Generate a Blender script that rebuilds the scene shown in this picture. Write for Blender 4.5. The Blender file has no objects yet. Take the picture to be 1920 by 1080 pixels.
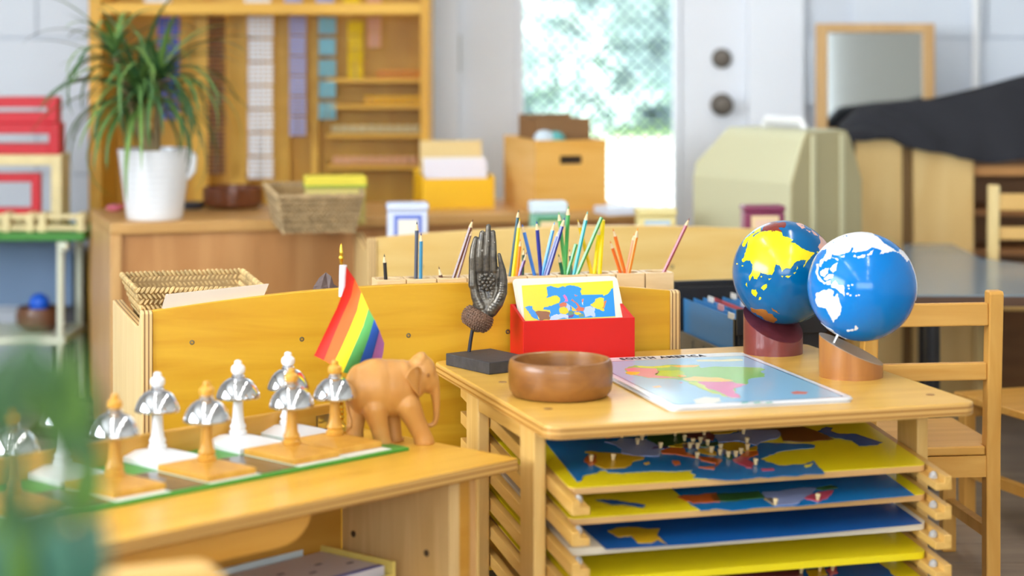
import bpy, bmesh, math, random
from mathutils import Vector, Matrix, geometry
random.seed(7)
PI = math.pi
def R(a): return math.radians(a)

# ------------------------------------------------------------------ camera
F, HY, CH = 4200.0, 20.0, 1.08      # focal length in px (1920 wide), horizon row, camera height
scene = bpy.context.scene
col = scene.collection
cam_d = bpy.data.cameras.new('camera'); cam = bpy.data.objects.new('camera', cam_d); col.objects.link(cam)
cam.location = (0, 0, CH); cam.rotation_euler = (R(90), 0, 0)
cam_d.sensor_width = 36; cam_d.lens = F / 1920 * 36
cam_d.shift_y = -(540 - HY) / 1920
cam_d.clip_start = .05; cam_d.clip_end = 200
cam_d.dof.use_dof = True; cam_d.dof.focus_distance = 4.08; cam_d.dof.aperture_fstop = 2.0
scene.camera = cam
# ------------------------------------------------------------------ world, sun, exposure
scene.view_settings.view_transform = 'Standard'; scene.view_settings.look = 'None'
scene.view_settings.exposure = 0.2; scene.view_settings.gamma = 1.0
w = bpy.data.worlds.new('world'); scene.world = w; w.use_nodes = True
bgn = w.node_tree.nodes['Background']; bgn.inputs[0].default_value = (.80, .90, 1.0, 1); bgn.inputs[1].default_value = 5.5
sd = bpy.data.lights.new('sun', 'SUN'); sd.energy = 13.0; sd.angle = R(1.5); sd.color = (1, .95, .86)
so = bpy.data.objects.new('sun', sd); col.objects.link(so); so.rotation_euler = (R(48), R(0), R(66))
# daylight coming in through the windows of the left wall and the wall behind the camera
def area(name, loc, rot, sx, sy, e, c=(1, 1, 1)):
    d = bpy.data.lights.new(name, 'AREA'); d.shape = 'RECTANGLE'; d.size = sx; d.size_y = sy; d.energy = e; d.color = c
    o = bpy.data.objects.new(name, d); col.objects.link(o); o.location = loc; o.rotation_euler = rot; return o
area('window_daylight_side', (-3.52, 1.6, 1.62), (0, R(-90), 0), 1.3, 3.4, 170, (.88, .94, 1.0))
area('window_daylight_rear', (0.2, -2.42, 1.62), (R(90), 0, 0), 3.8, 1.3, 60, (.90, .95, 1.0))
TUBE = 38.0      # radiance of the ceiling tubes

# ------------------------------------------------------------------ helpers
def lin(v):
    v /= 255.0
    return v / 12.92 if v <= .04045 else ((v + .055) / 1.055) ** 2.4
def C(r, g, b): return (lin(r), lin(g), lin(b), 1)

def ray(px, py): return Vector(((px - 960) / F, 1, -(py - HY) / F))
CAM = Vector((0, 0, CH))
def G(px, py, z):
    d = ray(px, py); t = (z - CH) / d.z
    return CAM + d * t
def W(px, py, D): return CAM + ray(px, py) * D
class Frame:
    def __init__(s, loc, rz=0, rx=0):
        s.loc = Vector(loc); s.rz = rz; s.rx = rx
        s.m = Matrix.Translation(s.loc) @ Matrix.Rotation(rz, 4, 'Z') @ Matrix.Rotation(rx, 4, 'X')
        s.inv = s.m.inverted()
    def rot(s): return (s.rx, 0, s.rz)
    def hit(s, px, py, z=0):            # pixel ray meets the frame's local plane z
        a = s.inv @ CAM; b = (s.inv.to_3x3()) @ ray(px, py)
        t = (z - a.z) / b.z
        p = a + b * t
        return (p.x, p.y)
    def w(s, x, y, z=0): return s.m @ Vector((x, y, z))

_mats = {}
def mat(name, color, rough=.5, metal=0, noise=0, nscale=20, bump=0, bscale=60, coat=0, emit=None, estr=1, trans=0, spec=.5, sub=0):
    if name in _mats: return _mats[name]
    m = bpy.data.materials.new(name); m.use_nodes = True; _mats[name] = m
    nt = m.node_tree; b = nt.nodes['Principled BSDF']
    b.inputs['Base Color'].default_value = color; b.inputs['Roughness'].default_value = rough
    b.inputs['Metallic'].default_value = metal; b.inputs['Specular IOR Level'].default_value = spec
    if coat: b.inputs['Coat Weight'].default_value = coat; b.inputs['Coat Roughness'].default_value = .08
    if trans: b.inputs['Transmission Weight'].default_value = trans
    if emit: b.inputs['Emission Color'].default_value = emit; b.inputs['Emission Strength'].default_value = estr
    if noise or bump:
        tc = nt.nodes.new('ShaderNodeTexCoord')
        n = nt.nodes.new('ShaderNodeTexNoise'); n.inputs['Scale'].default_value = nscale; n.inputs['Detail'].default_value = 4
        nt.links.new(tc.outputs['Object'], n.inputs['Vector'])
    if noise:
        r = nt.nodes.new('ShaderNodeValToRGB')
        lo = tuple(max(0, x * (1 - noise)) for x in color[:3]) + (1,); hi = tuple(min(1, x * (1 + noise)) for x in color[:3]) + (1,)
        r.color_ramp.elements[0].color = lo; r.color_ramp.elements[1].color = hi
        r.color_ramp.elements[0].position = .3; r.color_ramp.elements[1].position = .7
        nt.links.new(n.outputs['Fac'], r.inputs['Fac']); nt.links.new(r.outputs['Color'], b.inputs['Base Color'])
    if bump:
        n2 = nt.nodes.new('ShaderNodeTexNoise'); n2.inputs['Scale'].default_value = bscale; n2.inputs['Detail'].default_value = 3
        nt.links.new(tc.outputs['Object'], n2.inputs['Vector'])
        bp = nt.nodes.new('ShaderNodeBump'); bp.inputs['Strength'].default_value = bump; bp.inputs['Distance'].default_value = .002
        nt.links.new(n2.outputs['Fac'], bp.inputs['Height']); nt.links.new(bp.outputs['Normal'], b.inputs['Normal'])
    return m

def wood(name, c1, c2, axis='x', scale=4, stretch=14, rough=.38, ply=None, layers=240, edge=None, spec=.5, coat=0):
    """grain runs along axis; ply = axis across the layers of a plywood board (its cut edges show stripes)"""
    if name in _mats: return _mats[name]
    m = bpy.data.materials.new(name); m.use_nodes = True; _mats[name] = m
    nt = m.node_tree; b = nt.nodes['Principled BSDF']; b.inputs['Roughness'].default_value = rough; b.inputs['Specular IOR Level'].default_value = spec
    if coat: b.inputs['Coat Weight'].default_value = coat; b.inputs['Coat Roughness'].default_value = .12
    tc = nt.nodes.new('ShaderNodeTexCoord'); mp = nt.nodes.new('ShaderNodeMapping')
    s = [stretch] * 3; s['xyz'.index(axis)] = 1.0
    mp.inputs['Scale'].default_value = s; nt.links.new(tc.outputs['Object'], mp.inputs['Vector'])
    n = nt.nodes.new('ShaderNodeTexNoise'); n.inputs['Scale'].default_value = scale; n.inputs['Detail'].default_value = 5; n.inputs['Distortion'].default_value = .7
    nt.links.new(mp.outputs['Vector'], n.inputs['Vector'])
    r = nt.nodes.new('ShaderNodeValToRGB'); r.color_ramp.elements[0].color = c1; r.color_ramp.elements[1].color = c2
    r.color_ramp.elements[0].position = .33; r.color_ramp.elements[1].position = .68
    nt.links.new(n.outputs['Fac'], r.inputs['Fac']); out = r.outputs['Color']
    if ply:
        sp = nt.nodes.new('ShaderNodeSeparateXYZ'); nt.links.new(tc.outputs['Object'], sp.inputs[0])
        sn = nt.nodes.new('ShaderNodeSeparateXYZ'); nt.links.new(tc.outputs['Normal'], sn.inputs[0])
        k = 'XYZ'['xyz'.index(ply)]
        mu = nt.nodes.new('ShaderNodeMath'); mu.operation = 'MULTIPLY'; mu.inputs[1].default_value = layers * PI
        nt.links.new(sp.outputs[k], mu.inputs[0])
        si = nt.nodes.new('ShaderNodeMath'); si.operation = 'SINE'; nt.links.new(mu.outputs[0], si.inputs[0])
        r2 = nt.nodes.new('ShaderNodeValToRGB')
        e = edge or (C(206, 160, 90), C(160, 108, 45))
        r2.color_ramp.elements[0].color = e[1]; r2.color_ramp.elements[1].color = e[0]
        r2.color_ramp.elements[0].position = .12; r2.color_ramp.elements[1].position = .42
        ma = nt.nodes.new('ShaderNodeMath'); ma.operation = 'MULTIPLY_ADD'; ma.inputs[1].default_value = .5; ma.inputs[2].default_value = .5
        nt.links.new(si.outputs[0], ma.inputs[0]); nt.links.new(ma.outputs[0], r2.inputs['Fac'])
        ab = nt.nodes.new('ShaderNodeMath'); ab.operation = 'ABSOLUTE'; nt.links.new(sn.outputs[k], ab.inputs[0])
        lt = nt.nodes.new('ShaderNodeMath'); lt.operation = 'LESS_THAN'; lt.inputs[1].default_value = .6; nt.links.new(ab.outputs[0], lt.inputs[0])
        mx = nt.nodes.new('ShaderNodeMixRGB'); nt.links.new(lt.outputs[0], mx.inputs[0]); nt.links.new(out, mx.inputs[1]); nt.links.new(r2.outputs['Color'], mx.inputs[2])
        out = mx.outputs[0]
    nt.links.new(out, b.inputs['Base Color'])
    return m

class MB:
    def __init__(s): s.v = []; s.f = []
    def add(s, vs, fs, m=None):
        k = len(s.v)
        s.v += [tuple(m @ Vector(p)) if m else tuple(p) for p in vs]
        s.f += [tuple(i + k for i in f) for f in fs]
        return s
    def box(s, x0, x1, y0, y1, z0, z1, m=None):
        vs = [(x0, y0, z0), (x1, y0, z0), (x1, y1, z0), (x0, y1, z0), (x0, y0, z1), (x1, y0, z1), (x1, y1, z1), (x0, y1, z1)]
        return s.add(vs, [(3, 2, 1, 0), (4, 5, 6, 7), (0, 1, 5, 4), (1, 2, 6, 5), (2, 3, 7, 6), (3, 0, 4, 7)], m)
    def prism(s, poly, a, b, plane='xy', m=None):
        area = sum(poly[i][0] * poly[(i + 1) % len(poly)][1] - poly[(i + 1) % len(poly)][0] * poly[i][1] for i in range(len(poly)))
        if (area < 0) != (plane == 'xz'): poly = poly[::-1]
        def P(u, v, t): return {'xy': (u, v, t), 'xz': (u, t, v), 'yz': (t, u, v)}[plane]
        n = len(poly)
        vs = [P(u, v, a) for u, v in poly] + [P(u, v, b) for u, v in poly]
        fs = [tuple(range(n - 1, -1, -1)), tuple(range(n, 2 * n))] + [(i, (i + 1) % n, n + (i + 1) % n, n + i) for i in range(n)]
        return s.add(vs, fs, m)
    def lathe(s, prof, n=24, c=(0, 0, 0), m=None, closed=False):
        vs = []; fs = []
        for r, z in prof:
            for i in range(n):
                a = 2 * PI * i / n; vs.append((c[0] + r * math.cos(a), c[1] + r * math.sin(a), c[2] + z))
        for j in range(len(prof) - 1):
            for i in range(n):
                i2 = (i + 1) % n; fs.append((j * n + i, j * n + i2, (j + 1) * n + i2, (j + 1) * n + i))
        if closed:
            j = len(prof) - 1
            for i in range(n):
                i2 = (i + 1) % n; fs.append((j * n + i, j * n + i2, i2, i))
        else:
            fs.append(tuple(range(n - 1, -1, -1))); fs.append(tuple((len(prof) - 1) * n + i for i in range(n)))
        return s.add(vs, fs, m)
    def tube(s, pts, rad, n=8, caps=True, m=None):
        pts = [Vector(p) for p in pts]
        if not isinstance(rad, (list, tuple)): rad = [rad] * len(pts)
        vs = []; fs = []; up = None
        for i, p in enumerate(pts):
            d = (pts[min(i + 1, len(pts) - 1)] - pts[max(i - 1, 0)]).normalized()
            if up is None: up = Vector((0, 0, 1)) if abs(d.z) < .9 else Vector((1, 0, 0))
            a = d.cross(up).normalized(); b = a.cross(d).normalized(); up = b
            for k in range(n):
                t = 2 * PI * k / n; vs.append(p + (a * math.cos(t) + b * math.sin(t)) * rad[i])
        for i in range(len(pts) - 1):
            for k in range(n):
                k2 = (k + 1) % n; fs.append((i * n + k, i * n + k2, (i + 1) * n + k2, (i + 1) * n + k))
        if caps: fs.append(tuple(range(n - 1, -1, -1))); fs.append(tuple((len(pts) - 1) * n + i for i in range(n)))
        return s.add(vs, fs, m)
    def ball(s, c, r, nu=12, nv=8, m=None):
        if not isinstance(r, (list, tuple)): r = (r, r, r)
        vs = [(c[0], c[1], c[2] - r[2])]; fs = []
        for j in range(1, nv):
            t = -PI / 2 + PI * j / nv
            for i in range(nu):
                a = 2 * PI * i / nu; vs.append((c[0] + r[0] * math.cos(t) * math.cos(a), c[1] + r[1] * math.cos(t) * math.sin(a), c[2] + r[2] * math.sin(t)))
        vs.append((c[0], c[1], c[2] + r[2])); top = len(vs) - 1
        for i in range(nu):
            i2 = (i + 1) % nu; fs.append((0, 1 + i2, 1 + i))
            for j in range(nv - 2): fs.append((1 + j * nu + i, 1 + j * nu + i2, 1 + (j + 1) * nu + i2, 1 + (j + 1) * nu + i))
            fs.append((1 + (nv - 2) * nu + i, 1 + (nv - 2) * nu + i2, top))
        return s.add(vs, fs, m)
    def chain(s, pts, rad, n=14, step=.35):     # overlapping balls along a path: a tapered limb for remeshing
        for a in range(len(pts) - 1):
            p, q = Vector(pts[a]), Vector(pts[a + 1]); ra, rb = rad[a], rad[a + 1]
            L = (q - p).length; k = max(2, int(L / (min(ra, rb) * step)))
            for i in range(k + 1):
                t = i / k; s.ball(p.lerp(q, t), ra + (rb - ra) * t, n, 8)
        return s
    def mesh(s, name):
        me = bpy.data.meshes.new(name); me.from_pydata(s.v, [], s.f); me.update(); return me
    def build(s, name, m, parent=None, loc=None, rot=None, smooth=False, bevel=0, seg=2, angle=35):
        return mkobj(name, s.mesh(name), m, parent, loc, rot, smooth, bevel, seg, angle)
def mkobj(name, me, m, parent=None, loc=None, rot=None, smooth=False, bevel=0, seg=2, angle=35):
    if m and not me.materials: me.materials.append(m)
    o = bpy.data.objects.new(name, me); col.objects.link(o); o.parent = parent
    if loc is not None: o.location = loc
    if rot is not None: o.rotation_euler = rot
    if smooth:
        for p in me.polygons: p.use_smooth = True
        me.set_sharp_from_angle(angle=R(angle))
    if bevel:
        b = o.modifiers.new('bevel', 'BEVEL'); b.width = bevel; b.segments = seg; b.limit_method = 'ANGLE'; b.angle_limit = R(40)
        b.harden_normals = False
    return o
def thing(name, label, cat, loc=(0, 0, 0), rz=0, group=None, rot=None):
    o = bpy.data.objects.new(name, None); col.objects.link(o); o.empty_display_size = .02
    o.location = loc; o.rotation_euler = rot if rot else (0, 0, rz); o['label'] = label; o['category'] = cat
    if group: o['group'] = group
    return o
def tag(o, label, cat, group=None):
    o['label'] = label; o['category'] = cat
    if group: o['group'] = group
    return o
def struct(name, loc=(0, 0, 0), rz=0):
    o = bpy.data.objects.new(name, None); col.objects.link(o); o.location = loc; o.rotation_euler = (0, 0, rz); o['kind'] = 'structure'; return o
def st(o): o['kind'] = 'structure'; return o
def copy_tree(o, parent=None):
    c = o.copy(); col.objects.link(c); c.parent = parent
    for ch in list(o.children): copy_tree(ch, c)
    return c
def bake(o):
    """apply the modifiers of a freshly made object"""
    dg = bpy.context.evaluated_depsgraph_get(); dg.update()
    me = bpy.data.meshes.new_from_object(o.evaluated_get(dg)); old = o.data
    o.modifiers.clear(); o.data = me; bpy.data.meshes.remove(old)
    for p in me.polygons: p.use_smooth = True
    return o
def rrect(x0, x1, y0, y1, r, n=5):
    P = []
    for cx, cy, a0 in ((x1 - r, y1 - r, 0), (x0 + r, y1 - r, 90), (x0 + r, y0 + r, 180), (x1 - r, y0 + r, 270)):
        for i in range(n + 1):
            a = R(a0 + 90 * i / n); P.append((cx + r * math.cos(a), cy + r * math.sin(a)))
    return P
def zoompts(pts, ox, oy, s): return [(ox + x / s, oy + y / s) for x, y in pts]
def wiggle(P, amp=.055, lim=.11):
    """breaks the edges of a coast line into small irregular steps"""
    rnd = random.Random(len(P) * 31 + int(abs(P[0][0]) * 1e4)); Q = []
    for i in range(len(P)):
        a, b = P[i], P[(i + 1) % len(P)]; dx, dy = b[0] - a[0], b[1] - a[1]; L = math.hypot(dx, dy); Q.append(a)
        if L > lim or L < .004: continue
        for f in (.25, .5, .75):
            o = rnd.uniform(-amp, amp); g = f + rnd.uniform(-.06, .06)
            Q.append((a[0] + dx * g - dy * o, a[1] + dy * g + dx * o))
    return Q
def piece(name, frame, pts, z0, z1, m, parent, pre=()):
    """a flat raised piece: outline points given on the frame's plane"""
    poly = wiggle([frame.hit(px, py) for px, py in pts] + list(pre))
    return MB().prism(poly, z0, z1).build(name, m, parent)

# ------------------------------------------------------------------ common materials
M_ply = wood('birch_ply_flat', C(214, 164, 66), C(226, 180, 84), 'x', 3, 10, .30, ply='z', layers=230)
M_panel = wood('amber_ply_panel', C(210, 152, 24), C(226, 174, 44), 'x', 3, 9, .35)
M_beech = wood('beech', C(216, 172, 96), C(230, 190, 116), 'z', 5, 12, .4)
M_beechx = wood('beech_x', C(206, 158, 78), C(222, 178, 100), 'x', 5, 12, .4)
M_beechy = wood('beech_y', C(206, 158, 78), C(222, 178, 100), 'y', 5, 12, .4)
M_maple = wood('pale_maple', C(226, 198, 140), C(238, 214, 162), 'z', 4, 14, .4, ply='x', layers=260, edge=(C(224, 188, 130), C(150, 105, 60)))
M_maplef = wood('pale_maple_plain', C(222, 186, 116), C(234, 204, 140), 'z', 3, 8, .45)
M_white = mat('white_paint', C(238, 240, 243), .35)
M_chrome = mat('chrome', C(214, 216, 220), .07, 1)
M_gold = mat('gold', C(226, 178, 60), .2, 1)
M_steel = mat('steel', C(178, 176, 170), .3, 1)
M_black = mat('black_plastic', C(30, 30, 33), .45)
M_screw = mat('screw', C(140, 132, 110), .35, .9)
# ================================================================== THE ROOM
YB = 6.60
X0, X1, Y0, ZC = -3.6, 3.4, -2.5, 2.9
M_floor = wood('grey_floor', C(120, 108, 98), C(150, 136, 122), 'x', 2, 8, .35)
M_wall = mat('white_block_paint', C(214, 222, 233), .6, bump=.25, bscale=90)
M_wall2 = mat('wall_paint', C(206, 204, 198), .7)
M_ceil = mat('ceiling_paint', C(215, 214, 210), .8)
fl = struct('floor')
MB().box(X0, X1, Y0, YB + .2, -.06, -.012).build('subfloor', mat('subfloor', C(70, 62, 55), .8), fl)
pw = .16; plank_me = []
for v in range(3):
    plank_me.append(MB().box(-.598, .598, -.0785, .0785, -.012, 0).mesh('plank'))
k = 0
for r_ in range(int((YB - 2.6) / pw) + 1):              # boards of the floor that the room view can see
    y = 2.7 + r_ * pw
    for c_ in range(4):
        x = -.6 + c_ * 1.2 + (.4 * (r_ % 3))
        if y + .08 > YB: continue
        mkobj('plank', plank_me[k % 3], M_floor, fl, (x, y, 0)); k += 1
MB().box(X0, X1, Y0, 2.62, -.012, 0).build('floor_boards_near', M_floor, fl)['kind'] = 'stuff'
MB().box(X0, -1.25, 2.62, YB, -.012, 0).build('floor_boards_side', M_floor, fl)['kind'] = 'stuff'

# back wall: painted concrete blocks, with the door opening
DX0, DX1 = -.16, .70           # door slab from/to
OX0, OX1 = -.24, .80           # opening incl. casing
wb = struct('wall_back')
bk = MB(); bk.box(X0, OX0, YB + .012, YB + .2, 0, ZC); bk.box(OX1, X1, YB + .012, YB + .2, 0, ZC); bk.box(OX0, OX1, YB + .012, YB + .2, 2.06, ZC)
bk.build('wall_core', mat('mortar', C(208, 215, 226), .8), wb)
bm_full = MB().box(-.197, .197, 0, .03, 0, .194).mesh('block')
for r_ in range(8):
    z = r_ * .2
    off = .2 * (r_ % 2)
    for side, (a, b) in (('l', (-2.05, OX0)), ('r', (OX1, 2.05))):
        x = a
        edges = []
        g = math.floor(a / .4) * .4 + off
        while g < b:
            e0, e1 = max(g, a), min(g + .4, b)
            if e1 - e0 > .05:
                if abs(e1 - e0 - .4) < 1e-4: mkobj('block', bm_full, M_wall, wb, ((e0 + e1) / 2, YB, z + .003))
                else: MB().box(e0 + .003, e1 - .003, 0, .03, 0, .194).build('block', M_wall, wb, (0, YB, z + .003))
            g += .4
# other walls, ceiling
# left wall with two window openings
wl = struct('wall_left')
m_ = MB()
for y0_, y1_ in ((Y0, -.1), (3.3, YB + .2)): m_.box(X0 - .15, X0, y0_, y1_, 0, ZC)
m_.box(X0 - .15, X0, -.1, 3.3, 0, .95); m_.box(X0 - .15, X0, -.1, 3.3, 2.3, ZC)
m_.build('wall_face', M_wall2, wl)
st(MB().box(X1, X1 + .15, Y0, YB + .2, 0, ZC).build('wall_right', M_wall2))
wf = struct('wall_front'); m_ = MB()
m_.box(X0, -1.75, Y0 - .15, Y0, 0, ZC); m_.box(2.15, X1, Y0 - .15, Y0, 0, ZC); m_.box(-1.75, 2.15, Y0 - .15, Y0, 0, .95); m_.box(-1.75, 2.15, Y0 - .15, Y0, 2.3, ZC)
m_.build('wall_face', M_wall2, wf)
st(MB().box(X0, X1, Y0, YB + .2, ZC, ZC + .1).build('ceiling', M_ceil))
M_glass = mat('window_glass', C(245, 250, 250), .02, trans=1, spec=.5); M_glass.node_tree.nodes['Principled BSDF'].inputs['IOR'].default_value = 1.12
def win(name, loc, rz, wd):
    o = struct(name, loc, rz); f = MB()
    for a, b in ((-wd / 2, -wd / 2 + .05), (-.025, .025), (wd / 2 - .05, wd / 2)): f.box(a, b, -.03, .03, 0, 1.35)
    f.box(-wd / 2, wd / 2, -.03, .03, 0, .05); f.box(-wd / 2, wd / 2, -.03, .03, 1.30, 1.35)
    f.build('window_frame', M_white, o)
    for a in (-wd / 4, wd / 4): MB().box(a - wd / 4 + .03, a + wd / 4 - .03, -.004, .004, .05, 1.30).build('pane', M_glass, o)
win('window_1', (X0 - .09, 1.6, .95), R(90), 3.4); win('window_2', (.2, Y0 - .09, .95), 0, 3.9)

# ceiling tubes (two rows of strip lights)
M_tube = mat('tube_light', C(255, 255, 255), .4, emit=(1, .96, .90, 1), estr=TUBE)
def strip_lamp(x, y, where):
    t = thing('ceiling_lamp', 'white strip lamp on the ceiling, ' + where, 'lamp', (x, y, ZC), 0, 'ceiling strip lamps')
    MB().box(-.09, .09, -.62, .62, -.05, 0).build('housing', M_white, t)
    MB().box(-.03, .03, -.60, .60, -.065, -.051).build('diffuser', M_tube, t)
for cx, row in ((-.95, 'left row'), (.95, 'right row')):
    for i, y in enumerate((-1.1, .75, 2.6, 4.5)):
        strip_lamp(cx, y, '%s, %s from the door wall' % (row, ('fourth', 'third', 'second', 'first')[i]))

# door with a large lite
dr = struct('door_1', (0, YB, 0))
M_door = mat('door_white', C(226, 230, 238), .45)
M_case = mat('casing_white', C(228, 233, 242), .4)
mc = MB(); mc.box(OX0, DX0 + .005, -.02, .14, 0, 2.10); mc.box(DX1 - .005, OX1 + .06, -.02, .14, 0, 2.10); mc.box(OX0, OX1, -.02, .14, 2.04, 2.10)
mc.build('casing', M_case, dr, bevel=.006)
LX0, LX1 = .012, .500        # lite
MB().box(DX0, LX0, .03, .075, .02, 2.03).build('stile', M_door, dr, bevel=.003)
MB().box(LX1, DX1, .03, .075, .02, 2.03).build('stile', M_door, dr, bevel=.003)
MB().box(LX0, LX1, .03, .075, .02, .22).build('bottom_rail', M_door, dr, bevel=.003)
MB().box(LX0, LX1, .03, .075, 1.88, 2.03).build('top_rail', M_door, dr, bevel=.003)
mo = MB(); mo.box(LX0, LX0 + .022, .02, .085, .22, 1.88); mo.box(LX1 - .022, LX1, .02, .085, .22, 1.88); mo.box(LX0, LX1, .02, .085, .22, .24); mo.box(LX0, LX1, .02, .085, 1.86, 1.88)
mo.build('lite_frame', M_case, dr, bevel=.004)
MB().box(LX0 + .02, LX1 - .02, .05, .056, .24, 1.86).build('pane', M_glass, dr)
# diamond wire grille on the outside of the glass
gm = MB(); p = .030; x0, x1, z0, z1 = LX0 + .02, LX1 - .02, .24, 1.86
a = x0 - (z1 - z0)
while a < x1:
    for sgn in (1, -1):
        pts = []
        for t in range(2):
            pass
        # line x = a + t, z = z0 + t (clipped)   /   mirrored
        t0 = max(0, x0 - a); t1 = min(z1 - z0, x1 - a)
        if t1 > t0 + .01:
            A = (a + t0, .10, z0 + t0); B = (a + t1, .10, z0 + t1)
            if sgn < 0: A = (x0 + x1 - A[0], .103, A[2]); B = (x0 + x1 - B[0], .103, B[2])
            gm.tube([A, B], .0026, 4)
    a += p * 1.35
g_ = gm.build('wire_grille', mat('grille_wire', C(120, 135, 150), .5, .3), dr); g_['kind'] = 'stuff'
M_knob = mat('dark_bronze', C(96, 88, 80), .4, .7)
kx, kz = W(1355, 0, 6.6).x, W(0, 197, 6.6).z
MB().lathe([(.034, 0), (.034, .008), (.012, .012), (.012, .035), (.026, .042), (.03, .055), (.022, .068), (0.001, .07)], 20).build('door_knob', M_knob, dr, (kx, .03, kz), (R(90), 0, 0), True)
MB().lathe([(.03, 0), (.028, .012), (.022, .018), (.001, .02)], 20).build('deadbolt', M_knob, dr, (kx, .03, W(0, 110, 6.6).z), (R(90), 0, 0), True)
for zz in (W(0, 100, 6.6).z, .25): MB().box(-.012, .012, -.012, .03, -.055, .055).build('hinge', mat('hinge_metal', C(150, 148, 138), .4, .6), dr, (DX0 - .004, 0, zz))

# outdoors: sunlit paving, lawn, shrubs
st(MB().box(-12, 14, YB + .2, 19.6, -.3, -.05).build('paving_outside', mat('pale_paving', C(205, 200, 190), .9, noise=.06)))
st(MB().box(-40, 40, 19.6, 60, -.3, -.06).build('lawn_outside', mat('lawn', C(120, 150, 80), .9, noise=.2)))
M_leafA = mat('shrub_leaf', C(182, 202, 194), .6, noise=.25, nscale=3)
t = thing('hedge', 'pale green leafy hedge outside beyond the glass door', 'hedge', (.8, 21.2, -.06)); rnd = random.Random(21); m_ = MB()
for i in range(9000):
    c = Vector((rnd.uniform(-3.2, 3.2), rnd.uniform(-.75, .3), rnd.uniform(0, 2.9)))
    c.y += .3 * math.sin(c.x * 2.3) * math.sin(c.z * 2.1 + c.x); c.z += .25 * math.sin(c.x * 3.1)
    d = Vector((rnd.gauss(0, 1), rnd.gauss(0, 1), rnd.gauss(0, 1))).normalized(); e = d.orthogonal().normalized(); L = rnd.uniform(.10, .22)
    m_.add([c - d * L, c + e * L * .5, c + d * L, c - e * L * .5], [(0, 1, 2, 3)])
m_.build('foliage', M_leafA, t)['kind'] = 'stuff'
MB().box(-3.1, 3.1, .35, .6, .05, 2.6).build('inner_growth', M_leafA, t)
for x in (-2.4, -1.2, 0, 1.2, 2.4): MB().tube([(x, .1, 0), (x + .05, .1, 1.2), (x, .1, 2.2)], [.06, .05, .02], 6).build('stem', mat('bark', C(90, 70, 50), .9), t)

# ================================================================== MAP STAND (table with slatted sides holding puzzle maps)
TH = R(17)
ZT = CH - .64
to = G(1026, 801, ZT); TW, TD = .742, .684
TF = Frame((to.x, to.y, 0), TH)
t = thing('map_stand', 'low beech map stand with slatted sides and a rounded plywood top, globes standing on it', 'stand', TF.loc, TH)
MB().prism(rrect(0, TW, 0, TD, .028, 6), ZT - .0215, ZT).build('table_top', M_ply, t, bevel=.003)
for lx in (.016, .691):
    for ly in (.12, .438): MB().box(lx, lx + .021, ly, ly + .075, 0, ZT - .0217).build('leg', M_beech, t, bevel=.003)
for lx in (.0165, .6915): MB().box(lx, lx + .02, .196, .437, ZT - .052, ZT - .0217).build('apron', M_beechy, t, bevel=.002)
MB().box(.038, .69, .48, .5, ZT - .06, ZT - .0217).build('cross_rail', M_beechx, t, bevel=.002)
SL = .125; AL = math.atan(SL); PITCH = .048
def ramp(y): return SL * y
bump_me = MB().lathe([(.007, 0), (.0065, .006), (.003, .010), (.0005, .011)], 10).mesh('stopper')
M_stop = mat('clear_rubber', C(225, 225, 225), .25, trans=.5)
for i in range(7):
    zf = ZT - .138 - i * PITCH
    if zf < .02: continue
    for side in (0, 1):
        prof = [(0, 0), (.029, 0), (.029, .012), (.013, .012), (.013, .022), (0, .022)]
        if side: prof = [(-a, b) for a, b in prof]
        xo = .0385 if side == 0 else .6885
        m_ = MB(); n = len(prof)
        if side: prof = prof[::-1]
        vs = [(xo + a, -.006, zf + b) for a, b in prof] + [(xo + a, .63, zf + b + ramp(.636)) for a, b in prof]
        m_.add(vs, [tuple(range(n)), tuple(range(2 * n - 1, n - 1, -1))] + [(k, n + k, n + (k + 1) % n, (k + 1) % n) for k in range(n)])
        r_ = m_.build('rail', M_beechy, t, bevel=.0012)
        mkobj('stopper', bump_me, M_stop, r_, (xo + (.019 if side == 0 else -.019), .022, zf + .0122 + ramp(.028)), (AL, 0, 0), True)
for lx, ly in ((.055, .42), (.70, .40), (.05, .15), (.70, .09)):
    MB().lathe([(.0075, 0), (.007, .0006), (.0001, .0007)], 14).build('screw_cover', mat('screw_cover', C(150, 105, 55), .5), t, (lx, ly, ZT))

# ---- puzzle maps lying on the rails
M_yel = mat('map_yellow', C(240, 218, 24), .28, coat=.3)
M_sea = mat('map_sea', C(8, 112, 178), .25, coat=.4)
M_deep = mat('map_deep_blue', C(14, 86, 160), .25, coat=.4)
M_cream = mat('map_cream', C(226, 214, 190), .3, coat=.3)
M_edge = wood('map_board_edge', C(206, 158, 96), C(220, 176, 116), 'x', 5, 12, .45)
M_och = mat('map_ochre', C(205, 160, 20), .3, coat=.3); M_ora = mat('map_orange', C(206, 98, 28), .3, coat=.3)
M_lav = mat('map_lavender', C(140, 150, 190), .3, coat=.3); M_grn = mat('map_green', C(48, 92, 38), .3, coat=.3)
M_pnk = mat('map_pink', C(196, 72, 92), .3, coat=.3); M_pur = mat('map_purple', C(80, 46, 100), .3, coat=.3)
M_bro = mat('map_brown', C(112, 66, 30), .3, coat=.3); M_mar = mat('map_maroon', C(120, 52, 60), .3, coat=.3)
M_knb = mat('knob_wood', C(226, 200, 150), .45)
knob_me = MB().lathe([(.0026, 0), (.0030, .0035), (.0040, .0075), (.0042, .0095), (.0034, .0102)], 12).mesh('knob')
BX0, BX1, BY0 = .053, .6735, .05
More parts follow.
